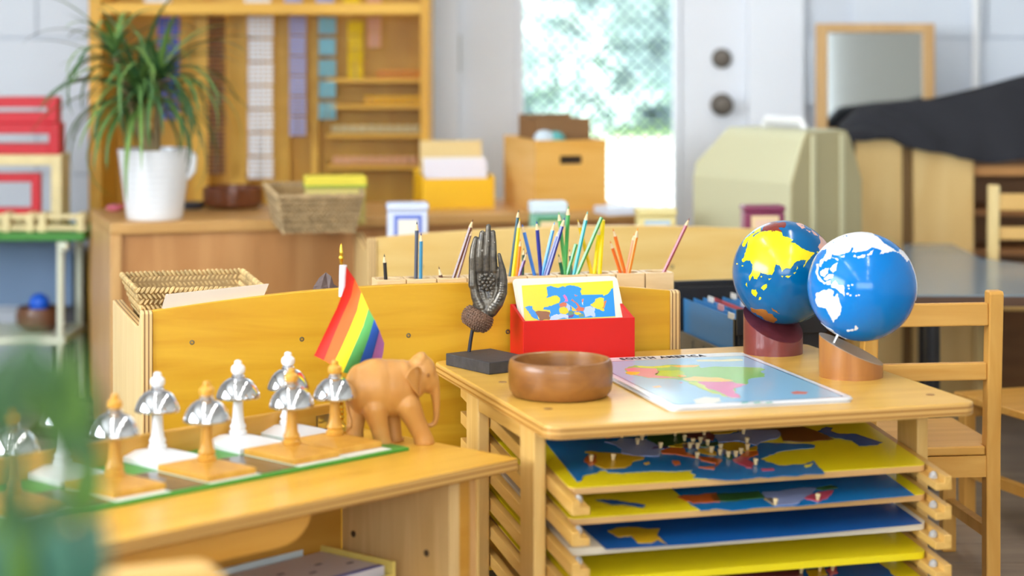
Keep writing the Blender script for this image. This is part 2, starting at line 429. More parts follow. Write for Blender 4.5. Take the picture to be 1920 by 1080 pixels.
def board(i, label, m, edge=None):
    zf = ZT - .138 - i * PITCH + .0122 + .0120 + ramp(BY0 + .006)
    p = TF.w(BX0, BY0, zf)
    fr = Frame(p, TH, AL)
    t = thing('puzzle_map', label, 'puzzle map', p, rot=fr.rot(), group='puzzle maps on the stand')
    MB().prism(rrect(0, BX1 - BX0, 0, .50, .012, 4), -.0115, -.0012).build('board_core', edge or M_edge, t)
    MB().prism(rrect(0, BX1 - BX0, 0, .50, .012, 4), -.0012, 0).build('board_face', m, t)
    return t, fr
def rg(pts, reg): 
    ox, oy, s = {'A': (1020, 790, 6), 'B': (1280, 780, 6), 'C': (1300, 740, 3.097), 'D': (840, 760, 3.375)}[reg]
    return zoompts(pts, ox, oy, s)
t, fr = board(0, 'topmost map puzzle of Europe, yellow and blue with many small wooden knobs', M_yel)
sea = rg([(375, 685), (415, 670), (440, 615), (490, 600), (600, 580), (630, 555), (690, 552), (720, 575), (880, 585), (1050, 570), (1200, 560), (1400, 565), (1560, 560), (1680, 550), (1650, 575), (1705, 605), (1680, 635)], 'A')
sea += rg([(220, 705), (370, 712), (480, 725), (600, 725), (760, 705), (870, 690), (960, 697), (1590, 655), (1600, 645), (1560, 600), (1500, 545), (1470, 505), (1380, 545), (1230, 550), (1180, 560), (1080, 560), (1000, 530), (940, 520), (920, 500), (870, 490), (960, 455), (1100, 400), (1200, 385), (1480, 360), (1490, 335), (1440, 320), (1130, 310), (840, 310)], 'B')
piece('sea', fr, sea, 0, .0008, M_sea, t, pre=[(.36, .42), (.045, .42)])
def ctry(nm, reg, pts, m, z1=.0019): return piece(nm, fr, rg(pts, reg), .0008, z1, m, t)
ctry('country', 'A', [(460, 355), (520, 345), (870, 375), (1020, 400), (1130, 410), (1120, 430), (1000, 460), (980, 500), (910, 530), (690, 545), (570, 500), (580, 390)], M_och)
ctry('country', 'A', [(490, 395), (600, 380), (570, 490), (510, 510), (490, 480), (450, 460)], M_ora, .0021)
ctry('country', 'A', [(680, 240), (820, 235), (860, 205), (1150, 210), (1290, 290), (1310, 370), (1290, 400), (1050, 400), (870, 370), (880, 320), (790, 270)], M_lav)
ctry('country', 'A', [(1150, 205), (1200, 120), (1500, 60), (1560, 150), (1600, 240), (1400, 290), (1290, 285)], M_grn)
ctry('country', 'A', [(650, 170), (700, 120), (860, 100), (870, 190), (700, 200)], M_mar)
ctry('country', 'A', [(1215, 325), (1230, 300), (1400, 292), (1380, 320), (1290, 310)], M_pur, .0022)
ctry('country', 'A', [(1400, 292), (1510, 265), (1610, 250), (1640, 300), (1500, 302)], M_och)
ctry('country', 'A', [(1310, 340), (1430, 303), (1570, 312), (1590, 360), (1700, 395), (1920, 430), (1925, 468), (1720, 420), (1600, 400), (1480, 375), (1330, 370)], M_ora)
ctry('country', 'B', [(360, 500), (380, 490), (440, 500), (410, 545), (372, 575), (365, 560), (385, 530)], M_ora)
ctry('country', 'B', [(300, 470), (350, 480), (400, 500), (390, 540), (330, 535), (200, 505), (210, 480)], M_ora)
ctry('country', 'B', [(180, 585), (360, 575), (350, 610)], M_ora)
ctry('country', 'A', [(1440, 450), (1520, 455), (1535, 490), (1480, 505), (1450, 480)], M_ora)
ctry('country', 'A', [(1120, 480), (1180, 465), (1190, 485), (1150, 495)], M_och)
ctry('country', 'B', [(-20, 160), (290, 150), (360, 235), (340, 285), (180, 275), (-20, 230)], M_mar)
ctry('country', 'B', [(290, 150), (430, 125), (600, 135), (612, 180), (500, 205), (320, 212)], M_och)
ctry('country', 'B', [(360, 230), (600, 203), (720, 160), (880, 170), (1060, 165), (1110, 205), (1080, 250), (880, 300), (830, 340), (760, 320), (640, 290), (400, 305)], M_lav)
ctry('country', 'B', [(612, 180), (612, 128), (900, 100), (1270, 78), (1290, 110), (1530, 190), (1700, 268), (1330, 300), (1130, 290), (1100, 200), (1060, 165), (880, 170), (720, 160)], M_bro)
ctry('country', 'B', [(200, 330), (390, 300), (420, 330), (300, 360), (200, 355)], M_grn)
ctry('country', 'B', [(0, 330), (200, 330), (200, 360), (0, 372)], M_pur)
ctry('country', 'B', [(170, 380), (300, 370), (380, 420), (380, 450), (280, 440), (180, 415)], M_och)
ctry('country', 'B', [(430, 320), (560, 300), (680, 310), (750, 370), (840, 345), (830, 395), (720, 405), (500, 400), (440, 370)], M_och)
ctry('country', 'B', [(430, 380), (520, 405), (600, 405), (600, 440), (470, 450), (430, 420)], M_lav)
ctry('country', 'B', [(460, 450), (560, 440), (560, 500), (510, 495)], M_grn)
ctry('country', 'B', [(670, 440), (720, 405), (840, 402), (850, 440), (760, 470), (640, 465)], M_ora)
ctry('country', 'B', [(560, 500), (640, 470), (760, 470), (720, 500), (800, 540), (780, 595), (720, 590)], M_pnk)
ctry('country', 'B', [(880, 605), (1020, 600), (1030, 615), (900, 625)], M_pnk)
ctry('country', 'B', [(1365, 570), (1465, 540), (1440, 572), (1390, 585)], M_yel)
ctry('lake', 'C', [(720, 215), (770, 190), (810, 195), (800, 215), (850, 230), (940, 230), (1000, 250), (1100, 280), (1070, 295), (960, 300), (920, 270), (780, 245)], M_deep, .0012)
for reg, pts in (('A', [(875, 160), (1115, 150), (1100, 185), (1050, 235), (1475, 140), (1580, 195), (1310, 280), (1800, 130), (1675, 235), (1757, 222), (1640, 285), (1725, 285), (1838, 248), (1885, 325), (1722, 390), (530, 425), (778, 410)]),
                 ('B', [(682, 180), (722, 285), (425, 355), (420, 415), (320, 385), (512, 440), (597, 435), (655, 405), (727, 355), (820, 525), (405, 130)])):
    for q in rg(pts, reg):
        x, y = fr.hit(q[0], q[1] + 5.5); mkobj('knob', knob_me, M_knb, t, (x, y, .0018), None, True, angle=60)

t, fr = board(1, 'second map puzzle from the top, yellow border, blue sea, two knobs showing', M_yel)
piece('sea', fr, rg([(1540, 632), (1600, 668), (1700, 655), (1800, 668), (1890, 660)], 'D') + rg([(240, 672), (330, 662), (400, 655), (500, 650), (640, 645), (760, 632), (1285, 585)], 'C'), 0, .0008, M_sea, t, pre=[(.60, .47), (.2, .47)])
def ctry(nm, reg, pts, m, z1=.0019): return piece(nm, fr, rg(pts, reg), .0008, z1, m, t)
ctry('country', 'D', [(1450, 585), (1700, 560), (1720, 615), (1550, 625)], M_ora); ctry('country', 'C', [(100, 585), (380, 565), (420, 605), (260, 620), (120, 625)], M_grn)
ctry('country', 'C', [(400, 570), (720, 545), (640, 610), (600, 640), (470, 650), (420, 610)], M_lav)
ctry('country', 'C', [(640, 605), (680, 585), (780, 562), (815, 560), (780, 605), (720, 625)], M_pnk)
ctry('country', 'C', [(410, 610), (450, 605), (490, 640), (470, 650)], M_och); ctry('country', 'C', [(700, 550), (800, 530), (840, 545), (750, 560)], M_grn)
ctry('lake', 'D', [(930, 600), (1040, 600), (1100, 610), (1250, 635), (1230, 650), (1110, 630), (1040, 632), (960, 612)], M_deep, .0012)
for q in rg([(476, 628), (722, 600)], 'C'):
    x, y = fr.hit(q[0], q[1] + 5.5); mkobj('knob', knob_me, M_knb, t, (x, y, .0018), None, True, angle=60)

t, fr = board(2, 'deep blue ocean map with a cream border on the third rails from the top', M_cream, M_cream)
piece('sea', fr, rg([(1000, 912)], 'D') + rg([(0, 868), (700, 810), (1330, 750)], 'C'), 0, .0008, M_deep, t, pre=[(.60, .47), (.03, .47)])
def ctry(nm, reg, pts, m, z1=.0019): return piece(nm, fr, rg(pts, reg), .0008, z1, m, t)
ctry('continent', 'D', [(1010, 800), (1080, 780), (1340, 785), (1320, 830), (1385, 885), (1330, 855), (1290, 875), (1200, 875), (1160, 830), (1080, 838)], M_och)
t, fr = board(3, 'plain yellow map board with a chipped front edge, fourth from the top of the stand', M_yel, M_yel)
t, fr = board(4, 'yellow-edged blue map with knobs on the fifth rails, cut by the bottom of the picture', M_yel)
piece('sea', fr, rg([(300, 1075), (1200, 1075), (1060, 952)], 'C'), 0, .0008, M_deep, t, pre=[(.56, .47), (.05, .47)])
def ctry(nm, reg, pts, m, z1=.0019): return piece(nm, fr, rg(pts, reg), .0008, z1, m, t)
ctry('country', 'C', [(0, 1060), (0, 1020), (400, 1000), (600, 1010), (640, 1060)], M_mar); ctry('country', 'C', [(655, 1025), (760, 1010), (780, 1050), (680, 1070)], M_och)
ctry('country', 'C', [(770, 1020), (830, 1000), (840, 1040), (790, 1055)], M_pnk)
for q in rg([(625, 1025), (733, 1012), (808, 1008)], 'C'):
    x, y = fr.hit(q[0], q[1] + 5.5); mkobj('knob', knob_me, M_knb, t, (x, y, .0018), None, True, angle=60)

# ================================================================== SHELF UNIT with the arched back panel (its back faces us)
M_side = wood('shelf_side_ply', C(224, 190, 124), C(234, 204, 146), 'z', 4, 12, .4, ply='x', layers=280, edge=(C(226, 190, 130), C(140, 100, 60)))
def arched_unit(label, loc, rz, length, depth, ztop_end, rise, ztop, mat_panel, screws=True):
    t = thing('shelf_unit', label, 'shelf', loc, rz)
    n = 24; arc = [(.02 + (length - .04) * i / n, ztop_end + rise * (1 - (2 * i / n - 1) ** 2)) for i in range(n + 1)]
    MB().prism(arc + [(length - .02, .04), (.02, .04)], .004, .022, 'xz').build('back_panel', mat_panel, t, bevel=.0015)
    prof = [(.0, .0), (.0, ztop_end - .004), (.006, ztop_end), (.022, ztop_end), (.03, ztop_end - .015), (.045, ztop_end - .031), (.075, ztop_end - .036), (depth - .06, ztop + .028), (depth, ztop + .03), (depth, 0)]
    for x in (0, length - .0199): MB().prism(prof, x, x + .0199, 'yz').build('side_panel', M_side, t, bevel=.002)
    MB().box(.0201, length - .0201, .0222, depth - .01, ztop - .018, ztop).build('top_shelf', M_maplef, t)
    MB().box(.0201, length - .0201, .0222, depth - .01, ztop - .3, ztop - .282).build('shelf', M_maplef, t)
    MB().box(.0201, length - .0201, .0222, depth - .01, .05, .07).build('bottom_shelf', M_maplef, t)
    return t
ux, uy = -.656, 3.968; UF = Frame((ux, uy, 0), TH)
Z_END = CH - .533; Z_SH = CH - .594
unit1 = arched_unit('shelf unit with a long amber plywood arched back, behind the bells and elephant', (ux, uy, 0), TH, 1.022, .42, Z_END, .030, Z_SH, M_panel)
UFv = Frame((ux, uy, 0) , TH, R(90))
scr = MB().lathe([(.0048, 0), (.0042, .0012), (.0022, .0013), (.002, .0004), (.0001, .0004)], 12).mesh('screw')
for px, py in ((360, 642), (566, 636), (766, 629), (952, 622)):
    fr_ = Frame(UF.w(0, .004, 0), TH, R(90)); x, y = fr_.hit(px, py)
    mkobj('screw', scr, M_screw, unit1, (x, .0045, y), (R(90), 0, 0), True)
# second unit farther back
u2 = W(690, 447, 5.12); M_panel2 = wood('pale_amber_panel', C(228, 188, 108), C(236, 202, 128), 'x', 3, 9, .4)
unit2 = arched_unit('second low shelf unit with a pale yellow arched back, behind the pencil holder', (u2.x, u2.y, 0), R(9), 1.02, .36, u2.z, .02, u2.z - .05, M_panel2)
for px in (790, 1080, 1260):
    fr_ = Frame(Frame((u2.x, u2.y, 0), R(9)).w(0, .004, 0), R(9), R(90)); x, y = fr_.hit(px, 500)
    mkobj('screw', scr, M_screw, unit2, (x, .0045, y), (R(90), 0, 0), True)

# ================================================================== BELL TABLE
TB = R(46); ZB = CH - .708
bo = G(974, 859, ZB); BF = Frame((bo.x, bo.y, 0), TB)
M_bell_top = wood('bell_table_ply', C(214, 158, 50), C(226, 176, 70), 'x', 3, 9, .28, ply='z', layers=230)
t = thing('bell_table', 'amber plywood display table carrying the chrome bells and wooden elephant', 'table', (bo.x, bo.y, 0), TB)
BL = 1.25
MB().prism(rrect(-BL, 0, 0, .42, .006, 3), ZB - .0195, ZB).build('table_top', M_bell_top, t, bevel=.002)
MB().box(-BL, -.012, .402, .416, ZB, ZB + .042).build('back_ledge', wood('ledge', C(204, 148, 54), C(218, 166, 74), 'x', 3, 10, .35), t, bevel=.002)
MB().box(-.075, -.03, .398, .4018, ZB + .004, ZB + .026).build('corner_plate', M_steel, t)
ap = [(-BL + .05, ZB - .0196), (-BL + .05, ZB - .066), (-.47, ZB - .066)] + [(-.47 + .063 * math.sin(R(a)), ZB - .066 + .046 * (1 - math.cos(R(a)))) for a in (15, 30, 45, 60, 75, 90)]
M_apr = wood('apron_ply', C(214, 150, 52), C(228, 168, 74), 'x', 3, 10, .35, ply='y', layers=240, edge=(C(222, 190, 150), C(186, 150, 110)))
MB().prism(ap, .03, .046, 'xz').build('apron', M_apr, t)
M_int = wood('cupboard_inner', C(206, 166, 106), C(222, 186, 128), 'z', 4, 9, .45)
M_lb = wood('lower_board', C(186, 128, 40), C(200, 144, 56), 'x', 3, 9, .4)
zt_ = ZB - .0196
MB().box(-.136, -.114, .02, .268, 0, zt_).build('side_panel', M_int, t)
MB().box(-.1138, -.09, .02, .268, 0, zt_).build('post', M_lb, t, bevel=.002)
MB().box(-.0898, -.066, .03, .26, 0, zt_).build('leg', wood('leg_pale', C(200, 150, 90), C(214, 166, 108), 'z', 4, 10, .4), t, bevel=.002)
MB().box(-BL + .06, -.1362, .270, .286, 0, zt_).build('cupboard_back', M_lb, t)
MB().box(-BL + .06, -.1362, .03, .2698, .10, .118).build('cupboard_shelf', M_int, t)
MB().box(-BL + .04, -BL + .06, .02, .286, 0, zt_).build('side_panel', M_int, t)
dow = MB().lathe([(.0055, 0), (.005, .0012), (.0001, .0014)], 12).mesh('dowel_cap')
for px, py in ((663, 1001), (800, 1037)):
    # on the inner face u = -.136 of the side panel
    a = BF.inv @ CAM; b = BF.inv.to_3x3() @ ray(px, py); tt = (-.136 - a.x) / b.x; p = a + b * tt
    mkobj('dowel_cap', dow, mat('dowel_dark', C(70, 52, 34), .5), t, (-.1362, p.y, p.z), (0, R(-90), 0), True)
# ================================================================== BELLS on their board
M_bw = mat('bell_white', C(240, 240, 242), .3, coat=.3); M_bt = wood('bell_tan', C(206, 146, 50), C(220, 164, 68), 'z', 5, 8, .35)
bsf = BF.inv @ G(632, 860, ZB); BU0, BV0 = bsf.x, bsf.y          # front corner of the right-most tan bell base
ZBD = ZB + .006
t = thing('bell_board', 'green-edged board with dark keys under the chrome bells', 'board', BF.w(BU0, BV0, ZB), TB)
MB().box(-.80, .125, -.034, .27, 0, .0052).build('green_base', mat('board_green', C(70, 150, 52), .4), t, bevel=.001)
M_key_w = mat('key_white', C(232, 236, 230), .35); M_key_k = mat('key_dark', C(78, 70, 66), .25, coat=.4)
for s0, s1 in ((0, .093), (-.1, -.004), (-.272, -.176), (-.442, -.346), (-.612, -.516)):
    MB().box(s0, s1, -.026, .108, .0052, .006).build('white_key', M_key_w, t)
for s0, s1 in ((-.173, -.104), (-.343, -.276), (-.513, -.446)):
    MB().box(s0, s1, -.024, .108, .0052, .006).build('dark_key', M_key_k, t)
base_me = None
def make_bell(m, name):
    t = thing(name, '', 'bell')
    b = MB(); X, Y = .093, .123
    vs = [(0, 0, 0), (X, 0, 0), (X, Y, 0), (0, Y, 0), (0, 0, .009), (X, 0, .009), (X, Y, .009), (0, Y, .009)]
    c = .017; vs += [(X / 2 - c, Y / 2 - c, .018), (X / 2 + c, Y / 2 - c, .018), (X / 2 + c, Y / 2 + c, .018), (X / 2 - c, Y / 2 + c, .018)]
    fs = [(3, 2, 1, 0), (0, 1, 5, 4), (1, 2, 6, 5), (2, 3, 7, 6), (3, 0, 4, 7), (4, 5, 9, 8), (5, 6, 10, 9), (6, 7, 11, 10), (7, 4, 8, 11), (8, 9, 10, 11)]
    b.add(vs, fs).build('base', m, t, bevel=.0012)
    cx, cy = X / 2, Y / 2
    MB().lathe([(.0135, .0), (.0145, .003), (.0145, .006), (.012, .008), (.0125, .011), (.0135, .013), (.0125, .016), (.0105, .019), (.0095, .026), (.0085, .036), (.0078, .05), (.0074, .060), (.0076, .064)], 20).build('stem', m, t, (cx, cy, .018), None, True)
    # chrome dome: a thin open shell
    out = [(.0352, .0), (.0358, .0012), (.0350, .0050), (.0325, .0125), (.0280, .0205), (.0222, .0270), (.0150, .0316), (.0095, .0330)]
    inn = [(.0090, .0315), (.0142, .0302), (.0212, .0258), (.0268, .0195), (.0312, .0118), (.0337, .0046), (.0346, .0005)]
    MB().lathe(out + inn, 40, closed=True).build('dome', M_chrome, t, (cx, cy, .0775), None, True, angle=60)
    MB().lathe([(.0105, 0), (.0105, .003), (.0085, .0042), (.0085, .006)], 20).build('collar', M_chrome, t, (cx, cy, .1102), None, True)
    MB().lathe([(.008, 0), (.0105, .0025), (.0115, .007), (.0108, .0115), (.0075, .0145), (.0055, .0158), (.0062, .0185), (.005, .0215), (.001, .0228)], 20).build('finial', m, t, (cx, cy, .1160), None, True)
    return t
bt = make_bell(M_bt, 'bell'); bw = make_bell(M_bw, 'bell')
spots = [(bt, 0, -.004, 'chrome bell on a tan wooden stand, right-most, beside the elephant'),
         (bt, -.1, -.014, 'chrome bell on a tan stand, front row, just in front of a white one'),
         (bt, -.272, -.018, 'chrome bell on a tan stand standing between two dark keys, front row middle'),
         (bt, -.436, -.010, 'chrome bell on a tan stand, front row, just right of the blurred leaves'),
         (bt, -.608, -.006, 'chrome bell on a tan stand half hidden behind the blurred leaves'),
         (bw, .008, .122, 'chrome bell on a white stand, right-most of the back row'),
         (bw, -.105, .113, 'chrome bell on a white stand, middle of the back row'),
         (bw, -.268, .110, 'chrome bell on a white stand nearest the left edge of the amber panel'),
         (bw, -.442, .116, 'white bell base and bell hidden by the blurred leaves')]
seen = set()
for src, s, v, lab in spots:
    o = src if src.name not in seen else copy_tree(src); seen.add(src.name)
    o.location = BF.w(BU0 + s, BV0 + v, ZBD if v < .05 else ZB + .0053); o.rotation_euler = (0, 0, TB); o['label'] = lab; o['group'] = 'chrome bells on the green board'

# ================================================================== ELEPHANT
ex = G(731, 836, ZB)
K = .000172
def E(x, y, d=0): return ((x - 470) * K, d * K, (1000 - y) * K)
t = thing('wooden_elephant', 'carved light-wood elephant with its trunk hanging, standing on the bell table', 'elephant', (ex.x, ex.y + .02, ZB), R(16))
m_ = MB()
def EB(x, y, d, rx, ry, rz): m_.ball(E(x, y, d), (rx * K, ry * K, rz * K), 24, 16)
EB(175, 455, 0, 145, 180, 225); EB(330, 460, 0, 290, 212, 276); EB(470, 470, 0, 290, 208, 272); EB(580, 455, 0, 160, 195, 250)
EB(690, 400, 0, 150, 135, 190); EB(790, 340, 0, 125, 115, 165); EB(830, 420, 0, 95, 90, 110); EB(770, 205, 0, 62, 80, 66); EB(745, 240, 0, 80, 95, 80)
def EC(pts, rad, d): m_.chain([E(x, y, d) for x, y in pts], [r * K for r in rad], 16)
EC([(290, 640), (335, 800), (365, 930), (375, 985)], [125, 92, 84, 88], -95)
EC([(610, 620), (690, 780), (755, 920), (775, 980)], [130, 100, 92, 98], -95)
EC([(190, 620), (160, 760), (150, 880), (148, 985)], [110, 92, 84, 88], 110)
EC([(500, 700), (520, 840), (530, 985)], [90, 78, 82], 110)
EC([(865, 400), (905, 520), (918, 640), (920, 760), (905, 825), (865, 852), (835, 842)], [78, 50, 38, 32, 28, 23, 20], 0)
EC([(800, 470), (840, 505)], [55, 38], 0)
body = m_.build('body', None, t)
M_ele = wood('elephant_wood', C(188, 130, 62), C(206, 150, 80), 'z', 3, 5, .4)
rm = body.modifiers.new('remesh', 'REMESH'); rm.mode = 'VOXEL'; rm.voxel_size = .0016
sm = body.modifiers.new('smooth', 'SMOOTH'); sm.factor = .5; sm.iterations = 16
bake(body); body.data.materials.clear(); body.data.materials.append(M_ele)
for v in body.data.vertices: v.co.z = max(v.co.z, 0)
# ears: raised triangular flaps with a rolled rim
for sgn in (-1, 1):
    yo = 128 * sgn
    ear = [(575, 345), (600, 290), (640, 258), (690, 255), (725, 275), (735, 340), (725, 440), (722, 540), (700, 520), (640, 440)]
    P = [E(x, y, yo + (88 if x < 610 else 80 if x < 660 else 48 if x < 705 else 18) * sgn) for x, y in ear]
    Q = [(p[0], p[1] - .0045 * sgn, p[2]) for p in P]
    n = len(P); c0 = tuple(sum(p[i] for p in P) / n for i in range(3)); c1 = tuple(sum(p[i] for p in Q) / n for i in range(3))
    m_ = MB(); m_.add(P + Q + [c0, (c1[0], c1[1] + .004 * sgn, c1[2])], [(i, (i + 1) % n, n + (i + 1) % n, n + i) for i in range(n)] + [(n * 2, (i + 1) % n, i) for i in range(n)] + [(n * 2 + 1, n + i, n + (i + 1) % n) for i in range(n)])
    eo = m_.build('ear', M_ele, t, smooth=True, angle=80)
    MB().tube(P + P[:1], .0016, 8).build('ear_rim', M_ele, eo, smooth=True, angle=80)
    MB().ball(E(812, 350, 113 * sgn), (.0028, .0016, .0034), 10, 8).build('eye', mat('eye_wood', C(150, 96, 40), .5), t, smooth=True)
MB().tube([E(62, 470), E(45, 580), E(58, 680, -10), E(80, 765, -15), E(70, 815, -15), E(38, 868, -15)], [.0034, .0028, .0026, .003, .0048, .0014], 10).build('tail', M_ele, t, smooth=True, angle=80)
# toe nails
nail = MB().ball((0, 0, 0), (.0028, .0016, .003), 8, 6).mesh('toenail')
for fx, d in ((375, -95), (775, -95), (148, 110), (530, 110)):
    for a in (-70, -35, 0):
        x, y, z = E(fx, 985, d); mkobj('toenail', nail, M_ele, t, (x + .0158 * math.cos(R(a)), y + .0158 * math.sin(R(a)), .0034), (0, 0, R(a + 90)), True)

# ================================================================== RAINBOW FLAG on a gold stand
fp = G(637, 809, ZB); fd = fp.y
t = thing('table_flag', 'small six-striped rainbow flag on a gilt stand behind the elephant', 'flag', fp)
MB().lathe([(.026, 0), (.026, .004), (.02, .007), (.012, .010), (.007, .016), (.0055, .02), (.008, .024), (.0055, .028), (.0075, .032), (.0055, .036), (.007, .04), (.005, .044), (.006, .048), (.0035, .055)], 24).build('stand', M_gold, t, None, None, True)
sx = 0.0
def FP(px, py, dy=0):
    p = W(px, py, fd + dy); return (p.x - fp.x, p.y - fp.y, p.z - fp.z)
MB().tube([FP(638, 796), FP(640, 480)], .0016, 8).build('pole', M_gold, t, smooth=True)
ft = FP(640, 490)
MB().lathe([(.0028, 0), (.0028, .004), (.0042, .007), (.0046, .011), (.0032, .014), (.0038, .016), (.0028, .022), (.0016, .029), (.0004, .034)], 14).build('finial', M_gold, t, (ft[0], ft[1], ft[2] - .004), None, True)
MB().tube([FP(643.5, 497), FP(642, 556)], .0062, 10).build('sleeve', mat('flag_white', C(238, 236, 242), .7), t, smooth=True)
zz = lambda P: zoompts(P, 200, 420, 2.5717)
bnd = [zz([(1155, 205), (1150, 300), (1110, 405), (1055, 520), (1000, 635)]), zz([(1196, 265), (1178, 350), (1137, 440), (1090, 550), (1047, 657)]),
       zz([(1228, 330), (1207, 420), (1168, 515), (1130, 600), (1090, 682)]), zz([(1262, 408), (1237, 490), (1205, 565), (1172, 640), (1140, 715)]),
       zz([(1290, 458), (1270, 530), (1245, 600), (1222, 665), (1200, 730)]), zz([(1316, 515), (1300, 575), (1283, 635), (1268, 690), (1255, 730)]),
       zz([(1338, 575), (1335, 610), (1328, 645), (1318, 690), (1305, 725)])]
cols = [C(226, 42, 30), C(236, 100, 34), C(250, 220, 20), C(84, 162, 84), C(40, 92, 190), C(178, 110, 176)]
nmz = ['red', 'orange', 'yellow', 'green', 'blue', 'purple']
def samp(P, s):
    s *= len(P) - 1; i = min(int(s), len(P) - 2); f = s - i
    return (P[i][0] * (1 - f) + P[i + 1][0] * f, P[i][1] * (1 - f) + P[i + 1][1] * f)
for k in range(6):
    m_ = MB(); nu, nv = 4, 16; vs = []; fs = []
    for side in (0, 1):
        for i in range(nu + 1):
            for j in range(nv + 1):
                a = samp(bnd[k], j / nv); b = samp(bnd[k + 1], j / nv); f = i / nu
                px, py = a[0] * (1 - f) + b[0] * f, a[1] * (1 - f) + b[1] * f
                u = (k + f) / 6; dy = -.030 + .014 * math.sin(u * 7 + j / nv * 1.5) + .012 * u * j / nv
                vs.append(FP(px, py, dy + .0007 * side))
    q = nv + 1; o_ = (nu + 1) * q
    for i in range(nu):
        for j in range(nv):
            fs.append((i * q + j, i * q + j + 1, (i + 1) * q + j + 1, (i + 1) * q + j)); fs.append((o_ + i * q + j, o_ + (i + 1) * q + j, o_ + (i + 1) * q + j + 1, o_ + i * q + j + 1))
    rim = [i * q for i in range(nu + 1)] + [nu * q + j for j in range(1, q)] + [i * q + nv for i in range(nu - 1, -1, -1)] + [j for j in range(nv - 1, 0, -1)]
    for a in range(len(rim)): b = rim[(a + 1) % len(rim)]; fs.append((rim[a], b, b + o_, rim[a] + o_))
    o = m_.add(vs, fs).build('flag_stripe', mat('flag_' + nmz[k], cols[k], .75), t, smooth=True, angle=60); o['label'] = nmz[k] + ' stripe'

# ================================================================== HAND SCULPTURE
hp = G(879, 660, ZT + .021)
SF = Frame((hp.x, hp.y, ZT), R(33))
fl_ = G(917, 703, ZT); sl = SF.inv @ fl_
t = thing('hand_sculpture', 'dark bronze hand sculpture with a flower in its palm on a black block', 'sculpture', (hp.x, hp.y, ZT))
M_slab = mat('black_stone', C(58, 58, 62), .55, noise=.2, nscale=60, bump=.4, bscale=120)
blk = Frame((fl_.x, fl_.y, ZT), R(38))
L1 = (G(829, 681, ZT) - fl_).length
MB().box(0, .10, 0, .135, 0, .0215).build('block', M_slab, t, (fl_.x - hp.x, fl_.y - hp.y, 0), (0, 0, R(36)), bevel=.0015)
q_ = hp.y / F / 3.6             # metres per zoomed pixel at the hand's distance
def Hh(x, y, d=0): return ((x - 65) * q_, d * q_, .0215 + (930 - y) * q_)
MB().tube([Hh(65, 945), Hh(76, 860), Hh(92, 770)], .0035, 10).build('rod', mat('black_iron', C(52, 52, 58), .5, .5), t, smooth=True)
m_ = MB()
def HC(pts, rad): m_.chain([Hh(*p) for p in pts], [r * q_ for r in rad], 14, .45)
HC([(112, 168, 8), (98, 230, 4), (90, 300, 0), (90, 380, 0), (92, 480, -5)], [18, 24, 26, 27, 31])
HC([(155, 130, 6), (147, 200, 4), (140, 290, 0), (138, 380, 8)], [19, 24, 26, 27])
HC([(197, 85, 4), (193, 170, 2), (187, 280, 0), (186, 380, 8)], [18, 22, 25, 27])
HC([(229, 125, 4), (233, 200, 2), (234, 290, 0), (236, 380, 6)], [17, 20, 23, 26])
HC([(270, 272, -30), (280, 320, -28), (293, 380, -22), (298, 450, -18), (290, 530, -14), (258, 600, -8), (215, 650, 0)], [13, 18, 24, 30, 36, 42, 48])
for xa, xb in ((100, 130), (140, 155), (190, 190), (238, 225), (268, 245)): HC([(xa, 385, 12), (xa, 470, 18), (xb, 560, 14), (xb, 620, 6)], [27, 32, 36, 42])
HC([(95, 470, 0), (115, 560, -2), (150, 630, 0)], [30, 36, 46])
HC([(150, 430, 12), (155, 520, 12), (178, 610, 10)], [31, 36, 42]); HC([(215, 430, 12), (222, 520, 14), (205, 600, 12)], [31, 37, 42])
HC([(190, 600, 22), (178, 650, 18), (150, 700, 10), (125, 735, 6)], [54, 60, 68, 66])
hand = m_.build('hand', None, t)
def bronze():
    m = bpy.data.materials.new('worn_bronze'); m.use_nodes = True; nt = m.node_tree; b = nt.nodes['Principled BSDF']
    b.inputs['Roughness'].default_value = .30; b.inputs['Metallic'].default_value = .55
    tc = nt.nodes.new('ShaderNodeTexCoord'); n = nt.nodes.new('ShaderNodeTexNoise'); n.inputs['Scale'].default_value = 90; n.inputs['Detail'].default_value = 6
    nt.links.new(tc.outputs['Object'], n.inputs['Vector'])
    r = nt.nodes.new('ShaderNodeValToRGB'); e = r.color_ramp.elements
    e[0].color = C(60, 58, 58); e[0].position = .3; e[1].color = C(104, 96, 84); e[1].position = .6
    x = e.new(.70); x.color = C(84, 78, 72); x = e.new(.755); x.color = C(212, 206, 194)
    nt.links.new(n.outputs['Fac'], r.inputs['Fac']); nt.links.new(r.outputs['Color'], b.inputs['Base Color'])
    return m
M_bronze = bronze()
rm = hand.modifiers.new('remesh', 'REMESH'); rm.mode = 'VOXEL'; rm.voxel_size = .0010
sm = hand.modifiers.new('smooth', 'SMOOTH'); sm.factor = .5; sm.iterations = 4
bake(hand); hand.data.materials.clear(); hand.data.materials.append(M_bronze)
# flower in the palm
m_ = MB()
for ring, n, rr in ((0, 6, 26), (1, 10, 49)):
    for i in range(n):
        a = 2 * PI * i / n + ring * .3
        m_.ball(Hh(188 + rr * math.cos(a), 458 + rr * math.sin(a), -33 + ring * 4), (14.5 * q_, 10 * q_, 14.5 * q_), 10, 6)
        m_.ball(Hh(188 + rr * math.cos(a), 458 + rr * math.sin(a), -43 + ring * 4), (5 * q_, 5 * q_, 5 * q_), 8, 5)
m_.ball(Hh(188, 458, -40), (11 * q_, 9 * q_, 11 * q_), 10, 6)
m_.build('flower', M_bronze, t, smooth=True)
